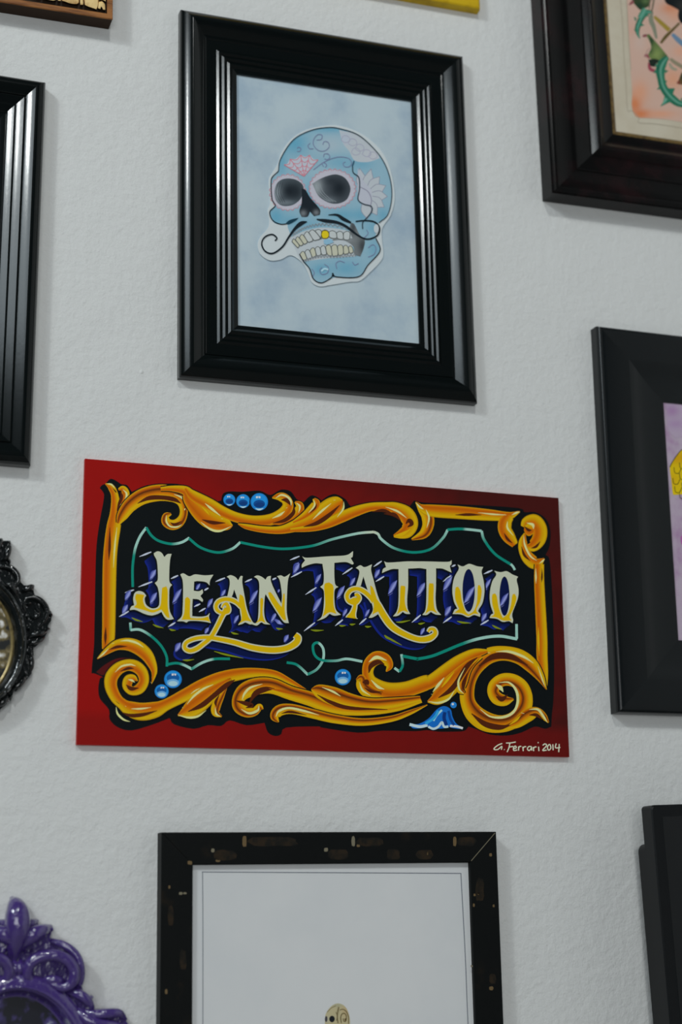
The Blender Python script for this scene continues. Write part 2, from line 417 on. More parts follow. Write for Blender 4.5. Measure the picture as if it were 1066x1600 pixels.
# web on the forehead
wc = (390, 392); tips = [(262,318),(300,282),(368,256),(425,256),(480,286)]
for a, b in zip(tips, tips[1:]): p.poly([wc, a, ((a[0]+b[0])/2, (a[1]+b[1])/2+12), b], C(160,164,174), k5, smooth=0)
for t_ in tips: p.ribbon([wc, t_], PK, k5, w=2.8)
for f_ in (.3, .52, .76, 1.0):
    for a, b in zip(tips, tips[1:]):
        A_ = (wc[0]+(a[0]-wc[0])*f_, wc[1]+(a[1]-wc[1])*f_); B_ = (wc[0]+(b[0]-wc[0])*f_, wc[1]+(b[1]-wc[1])*f_)
        p.ribbon([A_, ((A_[0]+B_[0])/2+(wc[0]-(A_[0]+B_[0])/2)*.14, (A_[1]+B_[1])/2+(wc[1]-(A_[1]+B_[1])/2)*.14), B_], PK, k5, w=2.3)
# curls
for q in ([(470,160),(500,155),(505,130),(480,125),(455,150),(450,190),(480,225),(520,230),(550,205),(545,175),(520,170),(510,190)], [(450,215),(425,215),(415,195),(430,180)],
          [(515,330),(505,310),(520,305),(535,320),(525,335)], [(450,350),(520,300),(600,270),(670,275),(695,305),(680,330),(650,330),(640,310),(655,300)], [(515,270),(520,250),(545,250),(555,270),(540,285),(520,280)],
          [(345,215),(355,205),(370,215),(362,232),(345,232)], [(600,985),(595,950),(620,935),(650,945)], [(520,955),(545,975),(540,1010),(505,1020),(490,995),(505,975)], [(800,850),(830,830),(850,850),(840,890),(800,910)], [(770,790),(800,760),(790,735)], [(700,940),(715,960),(740,950)], [(440,985),(455,1010),(445,1035)]):
    p.ribbon(q, LI, k5, w=2.2)
p.ribbon([(500,1000),(520,985),(545,990)], C(150,180,200), k5, w=6)
# jaw
p.wash([(690,690),(712,700),(745,765),(778,800),(772,850),(750,905),(712,890),(705,840),(640,800),(560,805),(600,790),(700,790),(682,735)], blobs(C(100,104,106), [(765,840,30,60,C(48,52,56),.9),(705,720,18,40,C(52,56,60),.9),(640,800,60,14,C(128,132,134),.8)]), k5, 2)
def teeth(top, bot, ylw):
    for i in range(len(top)-1):
        a, b, c, d_ = top[i], top[i+1], bot[i+1], bot[i]
        q = [(a[0]+2, a[1]+6), ((a[0]+b[0])/2, (a[1]+b[1])/2-4), (b[0]-2, b[1]+6), (c[0]-2, c[1]-4), ((c[0]+d_[0])/2, (c[1]+d_[1])/2+3), (d_[0]+2, d_[1]-4)]
        p.poly(q, ylw[i], k5); p.ribbon(q+[q[0]], C(76,80,78), k5, w=2.2)
I, Y_, W_ = C(166,165,148), C(176,156,40), C(164,168,168)
teeth([(310,805),(332,792),(358,778),(386,764),(418,745),(458,736),(502,738),(548,742),(596,748),(640,750),(685,748)],
      [(345,852),(360,838),(385,828),(412,815),(448,803),(495,792),(500,788),(550,784),(600,790),(642,796),(682,798)], [I, I, I, W_, W_, W_, W_, W_, W_, W_])
p.disc(524, 765, 25, C(190,168,30), k5); p.ribbon([(500,765),(510,743),(538,743),(549,765),(540,787),(510,788),(500,765)], C(90,80,30), k5, w=2.0)
teeth([(360,888),(392,872),(425,862),(458,850),(492,845),(525,838),(562,836),(602,834),(640,836),(672,840),(702,845)],
      [(380,930),(408,922),(440,912),(468,900),(500,894),(535,892),(570,902),(608,898),(642,890),(678,884),(706,880)], [I, W_, I, W_, W_, I, I, I, I, I])
for lst in ([(318,775),(400,728),(520,708),(690,735)], [(385,945),(480,915),(600,915),(720,905)]):
    q = curve_open(lst, 6)
    for a, b in zip(q, q[1:]): p.ribbon([a, ((a[0]+b[0])/2, (a[1]+b[1])/2-16), b], C(120,124,128), k5, w=2.2, n=3)
p.poly([(515,800),(560,795),(580,815),(540,830),(518,825)], C(120,156,176), k5)
# ink outline, cheeks and moustache
p.ribbon([(225,360),(240,280),(320,160),(430,100),(540,80),(620,88),(740,130),(850,230),(910,320),(945,430),(950,540),(925,640),(870,690)], C(44,58,66), k5, w=2.8)
p.ribbon([(225,360),(185,400),(178,440),(185,540),(205,580),(170,620),(185,670),(230,697),(280,695),(340,665)], INK, k5, w=2.8)
p.ribbon([(850,790),(876,870),(800,960),(740,1035),(600,1037),(575,1020),(560,1045),(500,1075),(450,1050),(425,985),(385,935),(360,890)], INK, k5, w=3.0)
p.ribbon([(572,1012),(578,1035)], INK, k5, w=5)
p.ribbon([(700,330),(705,370),(740,400),(745,470),(735,540),(770,570),(820,585),(822,620),(790,660),(765,690),(765,730)], C(40,54,62), k5, w=3.2)
p.ribbon([(710,295),(698,330)], C(40,70,90), k5, w=4)
p.poly([(275,690),(300,672),(355,658),(330,680),(290,700)], C(20,50,64), k5)
p.ribbon([(408,683,3),(370,695,13),(330,730,9),(290,785,6),(250,845,5.5),(190,886,5),(140,872,4.5),(118,825,4.5),(138,782,4.5),(185,765,4.5),(215,788,4.5),(203,806,4)], INK, k5)
p.ribbon([(470,668,3),(530,678,11),(600,688,9),(660,715,8),(740,775,6),(800,795,5),(860,770,5),(872,720,5),(840,685,5),(780,676,4.5),(720,682,4)], INK, k5)
p.ribbon([(545,640,2),(600,640,7),(640,665,11),(690,690,6)], INK, k5)
p.disc(852, 728, 16, C(166,172,176), k5, 28)
p.build('skull_drawing', M['watercolour'], cut)

# ================================================================== 2. painted sign
SD = 0.006
pts = [P(133.8, 718.8, SD), P(875.2, 776, SD), P(887.8, 1182.3, SD), P(118.8, 1164, SD)]
rot = -math.radians(0.42)
r = rect((pts[0].x+pts[3].x)/2, (pts[1].x+pts[2].x)/2, (pts[2].z+pts[3].z)/2, (pts[0].z+pts[1].z)/2, rot)
sg = frame_empty('painted_sign', r, 'red board sign hand-painted with gold scrolls and cream-and-yellow lettering', 'sign')
inv = inverse(sg)
w2, h = r.w/2, r.h
b = MB(); b.box((-w2, -SD+0.0006, 0), (w2, -0.0005, h)); bo = b.build('board', M['red_edge'], sg)
p = Paint(SD-0.0004, inv, 4e-6)
# red ground, brightest at the left, darker towards the right and upper edge
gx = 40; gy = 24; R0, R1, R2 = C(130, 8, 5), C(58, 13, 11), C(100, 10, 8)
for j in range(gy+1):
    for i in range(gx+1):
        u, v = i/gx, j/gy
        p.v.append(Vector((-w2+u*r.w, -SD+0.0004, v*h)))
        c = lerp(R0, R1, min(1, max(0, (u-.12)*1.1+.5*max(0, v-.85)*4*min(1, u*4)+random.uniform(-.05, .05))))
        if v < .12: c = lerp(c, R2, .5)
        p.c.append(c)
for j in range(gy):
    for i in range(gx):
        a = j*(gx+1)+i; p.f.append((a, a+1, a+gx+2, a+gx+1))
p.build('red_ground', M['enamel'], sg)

kA = Crop(140, 740, 160, 1066); kB = Crop(280, 750, 200, 1066); kC = Crop(420, 750, 200, 1066); kD = Crop(600, 770, 280, 1066)
kE = Crop(140, 980, 160, 1066); kF = Crop(260, 1020, 200, 1066); kG = Crop(420, 1010, 260, 1066); kH = Crop(640, 980, 240, 1066)
k1 = Crop(100, 700, 400, 1066); k2 = Crop(480, 700, 420, 1066); k3 = Crop(100, 940, 400, 1066); k4 = Crop(480, 940, 420, 1066)
L1, L2, L3, L4, L5 = [Crop(x, 840, 160, 1066) for x in (180, 320, 450, 560, 680)]
def cv(k, pts): return [k(*q) for q in pts]
def cw(k, pts): return [(*k(q[0], q[1]), q[2]*k.k) for q in pts]
BLK = C(6, 11, 13)
ground = cv(kA, [(105,150),(130,120),(165,105),(215,55),(270,70),(330,110),(390,120),(440,190),(600,120),(850,103),(1000,120)]) + \
    cv(kB, [(20,50),(150,110),(270,180),(350,170),(365,115),(420,95),(530,98),(665,88),(740,120),(775,120),(850,80),(930,95),(980,160)]) + \
    cv(kC, [(290,185),(350,130),(400,140),(440,170),(500,130),(560,118),(640,160),(680,215),(740,220),(850,180),(1000,178)]) + \
    cv(kD, [(80,55),(150,85),(180,45),(240,58),(500,70),(800,90),(835,115),(900,115),(965,155),(992,230),(985,320),(962,370),(985,395),(998,533)]) + \
    cv(kH, [(1000,0),(1005,300),(1000,500),(990,600),(985,690),(940,705),(870,690),(780,730),(680,752),(560,745),(470,710),(410,690),(380,720),(300,725),(200,725),(120,715),(40,722)]) + \
    cv(k4, [(300,512),(200,520),(60,500)]) + cv(k3, [(1060,520),(925,525),(905,552),(880,560),(850,545),(835,505),(760,515),(690,495),(655,518),(600,515),(540,530),(460,512),(440,485),(370,512),(280,537),(222,522),(190,490),(187,450),(150,405),(143,360),(150,320)]) + \
    cv(kE, [(140,520),(60,485),(20,480),(25,400),(45,200),(50,0)]) + cv(kA, [(60,1066),(72,750),(105,500),(150,250),(135,185)])
p.poly(ground, BLK, smooth=3)
p.poly([(70,465),(160,390),(290,325),(440,320),(330,350),(230,400),(150,500)], C(72,14,14), kE)
p.poly([(70,270),(150,230),(240,200),(330,235),(230,262),(140,300)], C(72,14,14), Crop(140, 1010, 160, 1066))
p.build('black_ground', M['enamel'], sg)

# ---- gold scrollwork
G1, G2, YE, OR, DO, BR, HI = C(158,116,0), C(182,136,0), C(190,152,4), C(182,98,0), C(166,78,0), C(70,28,8), C(214,196,128)
PA = [(-1, G1), (-.75, YE), (-.35, G2), (.1, OR), (.5, DO), (.8, OR), (1, G2)]
PB_ = [(-1, G2), (-.8, OR), (-.5, DO), (-.1, OR), (.35, G2), (.75, YE), (1, G1)]
PC = [(-1, G2), (-.6, YE), (0, OR), (.45, BR), (.7, DO), (1, G2)]
PD = [(-1, G2), (-.7, DO), (-.45, BR), (0, OR), (.6, YE), (1, G2)]
def stroke(k, pts, prof, extra=()):
    q = cw(k, pts)
    return q
def gold(parts, extras=()):
    """parts: (points in photo pixels, profile); extras: (crop, points, colour, half width)"""
    for q, prof in parts:
        p.ribbon([(x, y, w+1.6) for x, y, w in q], BLK)
    for q, prof in parts: p.ribbon(q, prof, n=9)
    for k, q, col, w in extras:
        m = len(q)
        p.ribbon([(a, b_, w*(.68 if col is HI else .85)*min(1.0, .15+1.7*min(i, m-1-i)/max(1, (m-1)/2))) for i, (a, b_) in enumerate(q)], col, k)
    p.build('gold_scroll', M['enamel'], sg)
# left upright with its split leaf
gold([(cw(kE, [(188,230,58),(195,120,66),(200,0,68)])+cw(kA, [(208,1000,72),(222,760,72),(250,560,74),(270,430,62),(270,300,46),(258,210,38),(222,140,34),(165,105,6)]), PA),
      (cw(kA, [(315,490,10),(302,430,26),(325,350,42),(362,270,44),(375,200,40),(345,155,30),(300,165,10)]), PA)],
     [(kA, [(285,560),(262,760),(248,980)], HI, 12), (kA, [(212,560),(208,760),(200,900)], BR, 16), (kE, [(168,0),(165,100),(165,180)], BR, 16), (kA, [(180,105),(225,112),(265,150)], HI, 12),
      (kA, [(345,165),(385,210),(370,280),(310,350),(305,400)], HI, 14), (kA, [(320,185),(335,240),(310,310),(285,390)], BR, 18), (kA, [(240,150),(270,185),(280,200)], BR, 8), (kA, [(285,440),(330,430)], HI, 8), (kA, [(280,465),(330,480)], HI, 8)])
gold([(cw(kA, [(300,520,20),(340,440,56),(420,330,72),(550,240,82),(720,200,86),(860,215,80),(945,270,62),(978,350,44),(975,440,42),(930,510,50),(860,535,52),(795,500,46),(800,440,36),(850,420,10)]), PC)],
     [(kA, [(500,310),(620,255),(760,250),(880,270),(950,310)], BR, 26), (kA, [(880,215),(960,250),(1010,310),(1010,350)], HI, 16), (kA, [(985,370),(992,372),(998,374)], HI, 18), (kA, [(800,430),(800,500),(840,550),(910,555),(960,530)], HI, 12), (kA, [(840,510),(890,530),(960,495)], BR, 18)])
# leaf and runner along the top
gold([(cw(kA, [(740,160,20),(860,155,30),(1000,180,50)])+cw(kB, [(100,160,66),(180,240,92),(260,310,96),(340,350,78),(410,375,44),(445,380,6)]), PB_),
      (cw(kA, [(1000,150,20)])+cw(kB, [(120,130,42),(250,200,48),(360,262,44),(480,312,42),(620,338,42),(760,330,48),(860,285,52),(905,220,46),(890,165,42),(840,140,36),(775,148,6)]), PB_),
      (cw(kB, [(760,368,3),(860,352,22),(940,318,40),(995,260,40),(1000,210,34),(965,182,8)]), PB_)],
     [(kB, [(215,195),(270,240),(345,300)], HI, 15), (kB, [(190,225),(225,260),(250,290)], YE, 8), (kB, [(190,330),(280,355),(385,358)], BR, 18), (kB, [(180,350),(260,410),(340,425),(435,385)], HI, 13), (kB, [(350,322),(362,324)], HI, 12),
      (kB, [(775,320),(840,290),(880,260)], HI, 14), (kB, [(890,235),(902,230)], HI, 14), (kB, [(850,165),(895,170),(935,215)], BR, 20), (kB, [(805,150),(850,125),(900,140),(930,175),(932,215)], HI, 12), (kB, [(955,220),(950,275),(880,335),(780,360)], BR, 18), (kB, [(975,190),(1005,220),(995,275)], HI, 12)])
gold([(cw(kB, [(490,365,5),(560,388,22),(700,412,28),(850,415,34)])+cw(kC, [(250,372,54),(350,332,66),(450,272,76),(530,220,78),(585,185,56),(615,170,10)]), PB_),
      (cw(kC, [(200,352,10),(290,300,26),(355,245,36),(395,195,34),(375,155,12)]), PB_),
      (cw(kC, [(180,418,16),(350,400,30),(480,365,40),(600,312,46),(720,262,44),(850,225,36),(980,222,38)])+cw(kD, [(70,92,36),(130,128,48),(158,180,46),(140,225,42),(105,245,30),(58,258,8)]), PB_)],
     [(kC, [(365,330),(440,260),(520,195)], HI, 13), (kC, [(540,170),(555,166)], HI, 14), (kC, [(290,390),(400,360),(500,295),(590,210)], BR, 20), (kC, [(625,180),(620,240),(570,310)], HI, 11), (kC, [(375,165),(380,215),(330,275)], HI, 11), (kC, [(400,195),(385,235),(340,280)], BR, 9),
      (kC, [(860,265),(960,255),(1060,300)], BR, 16), (kD, [(0,125),(60,130),(100,165)], BR, 14), (kD, [(10,85),(80,110),(135,150)], HI, 9), (kD, [(130,185),(150,165),(165,185),(140,205)], BR, 14), (kD, [(60,255),(110,245),(160,215)], YE, 11)])
# top right bar, curl and rosette
gold([(cw(kD, [(190,55,4),(225,98,24),(258,140,36),(262,195,34),(235,245,28),(165,278,6)]), PC), (cw(kD, [(215,88,20),(280,106,36),(450,118,38),(620,132,34),(740,138,24),(808,112,5)]), PA),
      (cw(kD, [(745,140,30),(722,175,40),(720,220,40),(745,265,38),(780,310,22)]), PB_)],
     [(kD, [(250,100),(268,150),(255,210)], HI, 8), (kD, [(190,58),(215,85),(235,98)], HI, 8), (kD, [(425,132),(500,130),(580,132)], BR, 10), (kD, [(560,118),(650,128),(730,132)], HI, 7), (kD, [(760,132),(785,120),(808,112)], HI, 8), (kD, [(735,170),(735,210),(770,255)], HI, 8), (kD, [(715,240),(735,275),(765,300)], BR, 9)])
gold([(cw(kD, [(850,320,10),(885,318,34),(922,275,42),(928,215,42),(895,170,42),(850,175,32),(832,205,20)]), PA), (cw(kD, [(835,210,14),(862,215,42),(890,215,26)]), PB_),
      (cw(kD, [(838,240,5),(826,290,24),(832,345,30),(865,395,38),(908,420,34),(955,392,4)]), PA)],
     [(kD, [(850,180),(885,190),(890,215)], HI, 12), (kD, [(835,200),(860,222),(880,222)], BR, 10), (kD, [(930,290),(905,320),(875,330)], BR, 9), (kD, [(832,255),(838,310),(870,375),(910,405)], HI, 8), (kD, [(818,320),(835,370),(870,405)], BR, 9), (kD, [(925,420),(945,405),(955,394)], HI, 7)])
gold([(cw(kD, [(925,425,28),(924,533,30)])+cw(kH, [(918,60,38),(920,200,38),(932,320,30),(945,400,12),(952,432,2)]), PB_)],
     [(kD, [(903,450),(904,500),(904,540)], HI, 7), (kH, [(895,0),(895,90),(900,200)], YE, 8), (kD, [(940,450),(940,500),(938,533)], BR, 6), (kH, [(900,280),(925,370),(940,415)], HI, 8)])
# lower right volute
gold([(cw(kH, [(950,432,3),(905,345,30),(840,262,50),(760,205,52),(660,182,50),(560,195,55),(475,250,60),(425,340,48),(400,430,50),(405,520,52),(450,600,64),(530,655,68),(630,672,60),(720,645,56),(790,570,52),(808,490,46),(780,415,46),(720,370,44),(650,365,44),(595,400,44),(580,450,40),(610,495,44),(665,510,36),(722,500,6)]), PC),
      (cw(kH, [(640,700,12),(740,668,34),(820,612,46),(880,590,34),(930,620,24),(965,662,5)]), PC)],
     [(kH, [(480,270),(580,205),(700,205),(820,265)], BR, 24), (kH, [(600,170),(690,170),(790,205),(860,250)], HI, 12), (kH, [(520,175),(560,180)], HI, 12), (kH, [(890,270),(920,360),(940,415)], HI, 7), (kH, [(490,570),(560,620),(650,625),(720,590),(750,520),(740,440),(690,385),(620,385)], HI, 13),
      (kH, [(430,600),(520,670),(620,695),(700,680)], BR, 22), (kH, [(600,480),(640,500),(680,470)], BR, 20), (kH, [(600,400),(630,420),(650,450)], HI, 20), (kH, [(690,680),(740,645),(770,615)], YE, 9), (kH, [(775,595),(795,600)], HI, 14), (kH, [(830,610),(880,610),(930,645)], BR, 14), (kH, [(830,572),(890,572),(930,620),(955,660)], HI, 11)])
# runner from the hook to the volute, with its leaf
gold([(cw(kG, [(752,162,4),(772,125,24),(745,82,36),(690,75,44),(645,115,40),(635,180,36),(665,240,46),(760,282,52),(880,275,50),(1000,235,50)])+cw(kH, [(150,375,46),(260,300,50),(350,238,48),(450,185,36),(540,165,12)]), PB_),
      (cw(kG, [(560,215,5),(592,205,26),(600,250,40),(640,290,42),(720,315,24)]), PC),
      (cw(kH, [(500,205,10),(420,255,32),(340,345,58),(260,430,64),(190,495,48),(125,518,6)]), PB_), (cw(kH, [(480,220,4),(410,290,22),(368,370,36),(352,430,30),(382,462,6)]), PC)],
     [(kG, [(640,100),(690,70),(755,90)], HI, 16), (kG, [(640,170),(655,125),(700,100),(740,115)], BR, 18), (kG, [(655,215),(700,260),(740,275)], HI, 13), (kG, [(600,230),(625,230),(640,245)], BR, 22), (kG, [(610,265),(660,290),(730,292)], BR, 10), (kG, [(580,230),(600,280),(650,315)], HI, 9),
      (kH, [(160,450),(200,400),(240,350)], HI, 14), (kH, [(220,420),(260,370),(310,310)], YE, 10), (kH, [(200,490),(280,440),(330,380),(400,270),(470,210)], BR, 20), (kH, [(130,515),(200,525),(270,500),(310,440)], HI, 10), (kH, [(385,280),(340,370),(345,430),(375,460)], HI, 9), (kH, [(400,320),(375,390),(375,440)], BR, 16), (kH, [(150,465),(158,468)], HI, 11)])
# lower left arch and volute
gold([(cw(kE, [(80,330,5),(140,280,24),(210,228,40),(290,185,54),(400,178,66),(500,212,72),(590,285,66),(645,375,50),(672,460,32),(660,540,14),(645,590,2)]), PB_)],
     [(kE, [(320,145),(400,140),(490,165),(560,210)], HI, 15), (kE, [(200,235),(290,205),(390,200)], BR, 18), (kE, [(230,172),(255,165)], HI, 16), (kE, [(85,325),(140,280),(200,220)], HI, 12), (kE, [(635,570),(645,585)], HI, 12)])
gold([(cw(kE, [(500,560,4),(455,530,36),(405,550,52),(390,615,48),(440,665,44),(520,640,54),(565,560,52),(545,470,58),(480,410,62),(390,395,60),(295,435,64),(228,520,68),(222,620,64),(270,730,58),(340,800,56),(420,850,80),(540,880,92),(680,860,84)])+cw(kF, [(0,432,48),(150,355,52),(300,275,56),(450,215,56),(600,180,50),(750,165,38),(900,182,34)])+cw(kG, [(130,225,20),(220,275,12),(278,302,2)]), PA),
      (cw(kF, [(540,215,10),(470,265,34),(380,335,58),(280,415,76),(190,480,66),(95,522,6)]), PB_), (cw(kF, [(500,290,6),(455,360,28),(415,440,38),(410,500,32),(460,532,6)]), PC)],
     [(kE, [(265,470),(330,410),(420,390),(480,405)], HI, 13), (kE, [(320,460),(400,430),(460,430)], BR, 18), (kE, [(380,600),(430,640),(510,635)], BR, 26), (kE, [(400,545),(440,555),(470,575)], HI, 16), (kE, [(430,850),(530,850),(640,835)], HI, 14), (kE, [(340,890),(430,920),(560,910),(700,870)], BR, 22), (kE, [(275,830),(290,900),(350,960),(420,985)], HI, 14), (kE, [(270,770),(310,800)], BR, 14), (kE, [(370,822),(380,826)], HI, 14),
      (kF, [(170,430),(230,360),(310,300),(390,265)], HI, 12), (kF, [(200,345),(240,315),(280,295)], HI, 6), (kF, [(180,490),(290,440),(380,370),(500,270),(570,225)], BR, 24), (kF, [(95,518),(180,540),(260,530),(330,480)], HI, 12), (kF, [(130,455),(140,458)], HI, 13), (kF, [(440,350),(410,410),(415,450)], BR, 14), (kF, [(405,455),(415,510),(450,530)], HI, 12)])
# lower middle leaves
gold([(cw(kF, [(805,470,5),(775,450,26),(735,490,34),(670,495,44),(610,450,56),(600,385,52),(650,320,66),(750,280,70),(880,278,64)])+cw(kG, [(140,300,44),(260,335,46),(400,385,46),(550,408,36),(700,408,28),(840,385,26),(975,340,22)]), PC),
      (cw(kG, [(272,275,6),(315,285,42),(410,318,58),(520,352,50),(650,372,40),(800,362,34),(970,335,18)]), PC)],
     [(kF, [(630,390),(650,340),(700,290),(800,260)], HI, 13), (kF, [(690,420),(740,340),(820,305),(900,300)], BR, 26), (kF, [(580,400),(650,420),(710,440),(660,460)], BR, 20), (kF, [(620,470),(690,505),(760,480),(770,440)], HI, 14), (kF, [(632,392),(642,396)], HI, 12),
      (kG, [(340,262),(410,290),(460,320)], HI, 10), (kG, [(310,310),(400,360),(520,395),(760,405)], BR, 14), (kG, [(0,270),(100,290),(200,315)], DO, 10)])
gold([(cw(kG, [(62,486,4),(38,450,30),(70,410,36),(150,402,32),(280,432,30),(420,465,28),(600,485,24),(780,465,20),(900,425,16),(1015,375,3)]), PC)],
     [(kG, [(45,450),(65,415),(130,395),(230,415),(320,440)], HI, 10), (kG, [(80,430),(140,420),(240,440)], BR, 10)])

# ---- pearls and the blue leaf
p.n = 6
def pearl(k, x, y, rr, flip=False):
    p.disc(x, y, rr*1.12, BLK, k); p.disc(x, y, rr, C(24,108,176), k)
    p.disc(x, y-.05*rr, rr*.86, C(30,126,196), k)
    if flip:
        p.disc(x, y-.16*rr, rr*.72, C(14,78,140), k, rr*.5); p.disc(x, y+.40*rr, rr*.70, C(96,150,196), k, rr*.44); p.disc(x, y+.48*rr, rr*.52, C(150,182,210), k, rr*.28)
    else:
        p.disc(x, y+.24*rr, rr*.66, C(14,66,126), k, rr*.46); p.disc(x+.05*rr, y+.36*rr, rr*.56, C(10,52,108), k, rr*.3)
        p.ribbon([(x-.46*rr, y+.76*rr, 1), (x, y+.88*rr, rr*.10), (x+.5*rr, y+.74*rr, 1)], C(170,192,212), k)
    hx = x+(.1*rr if flip else -.12*rr)
    p.poly([(hx-.26*rr, y-.62*rr), (hx-.02*rr, y-.66*rr), (hx+.0*rr, y-.44*rr), (hx-.24*rr, y-.40*rr)], C(206,214,218), k, smooth=0)
    p.poly([(hx+.05*rr, y-.66*rr), (hx+.28*rr, y-.60*rr), (hx+.24*rr, y-.40*rr), (hx+.06*rr, y-.44*rr)], C(196,206,212), k, smooth=0)
    p.build('blue_pearl', M['enamel'], sg)
for a in ((kB,418,165,50),(kB,533,176,58),(kB,667,182,73)): pearl(*a)
for a in ((kE,868,542,92),(kE,750,668,73),(kG,475,197,52)): pearl(*a, True)
p.poly([(0,668),(60,672),(130,635),(190,570),(240,548),(285,570),(298,620),(325,670),(375,700),(350,706),(300,700),(270,690),(240,702),(200,705),(165,714),(135,702),(125,690),(70,702),(20,700)], C(16,92,170), kH)
for q, c, w in (([(0,675),(70,690),(125,680)], C(170,188,205), 10), ([(130,690),(165,705),(200,690),(225,660),(240,690),(270,690)], C(170,188,205), 8), ([(280,685),(330,690),(370,702)], C(190,200,212), 8), ([(165,650),(190,610),(225,575)], C(150,190,215), 7), ([(245,590),(240,630),(255,680)], C(8,44,104), 12), ([(270,580),(285,640),(310,680)], C(10,56,120), 9), ([(110,670),(170,630),(200,580)], C(40,140,200), 9)):
    p.ribbon(q, c, kH, w=w)
p.disc(305, 540, 22, C(30,110,180), kH); p.disc(300, 534, 8, C(190,205,215), kH)
p.build('blue_leaf', M['enamel'], sg)

# ---- fine teal border line
p.n = 6
TE, TP = C(8,118,102), C(138,176,164)
def teal(k, pts, along, w=2.0): p.ribbon([(*k(*q), w) if k else (*q, w) for q in pts], TE, along=along); p.build('teal_line', M['enamel'], sg)
teal(None, [L1(183,515), kA(447,1000), kA(458,880), kA(478,770), kA(525,655), kA(592,560)], [(0, TE), (.45, TE), (.62, TP), (1, TP)])
teal(kA, [(590,560),(640,640),(720,700),(850,732),(960,715),(1040,668)], [(0, TE), (.6, TE), (.75, TP), (1, TP)])
teal(k1, [(520,376),(570,415),(640,435),(700,420),(735,392)], [(0, TE), (.6, TE), (.8, TP), (1, TP)])
teal(None, [k1(735,393), k1(830,412), k1(920,420), k2(20,388), k2(100,362), k2(200,339), k2(265,333)], [(0, TE), (.5, TE), (.8, TP), (1, C(176,182,160))])
teal(k2, [(265,333),(282,342),(295,362),(345,397),(420,414),(490,401),(538,358),(558,324)], [(0, C(176,182,160)), (.3, TP), (.5, TE), (.7, TE), (1, TP)])
teal(k2, [(557,324),(600,321),(640,323),(692,329)], [(0, TE), (.5, TE), (.6, TP), (1, TP)])
teal(k2, [(692,329),(703,365),(745,420),(808,462)], [(0, TP), (.4, TE), (1, TE)]); teal(k2, [(808,460),(818,472),(824,484)], [(0, TP), (1, TP)], 1.8)
teal(L1, [(158,885),(162,968)], [(0, TP), (1, TE)])
teal(None, [L1(160,962), L1(260,960), L1(380,1030), L1(480,1130), L1(535,1240), kE(805,410)], [(0, TP), (.25, TP), (.4, TE), (1, TE)])
teal(kE, [(800,390),(900,374),(980,393),(1066,436)], [(0, TE), (.5, TE), (.7, TP), (1, TP)])
teal(kF, [(208,136),(300,82),(400,52),(530,50)], [(0, TE), (.3, TP), (.6, TP), (.65, TE), (1, TE)])
teal(kG, [(115,103),(180,118),(252,182)], [(0, TE), (.5, TE), (1, TP)]); teal(kG, [(250,180),(310,145),(348,85),(350,20),(325,-18),(300,-22),(283,0),(295,55),(340,88),(430,92),(500,80),(600,97)], [(0, TE), (.2, TP), (.36, TP), (.4, TE), (.75, TE), (.9, TP), (1, TP)])
teal(kG, [(805,138),(838,162)], [(0, TP), (1, TP)]); teal(kG, [(838,162),(858,120),(850,50)], [(0, TE), (.5, TE), (1, TP)])
teal(None, [kG(858,62), kG(950,80), kH(60,220), kH(170,196), kH(350,122), kH(480,80), kH(620,62), kH(748,82)], [(0, TE), (.6, TE), (.7, TP), (1, TP)], 2.3)
teal(L5, [(848,900),(850,1055)], [(0, TP), (1, TP)])

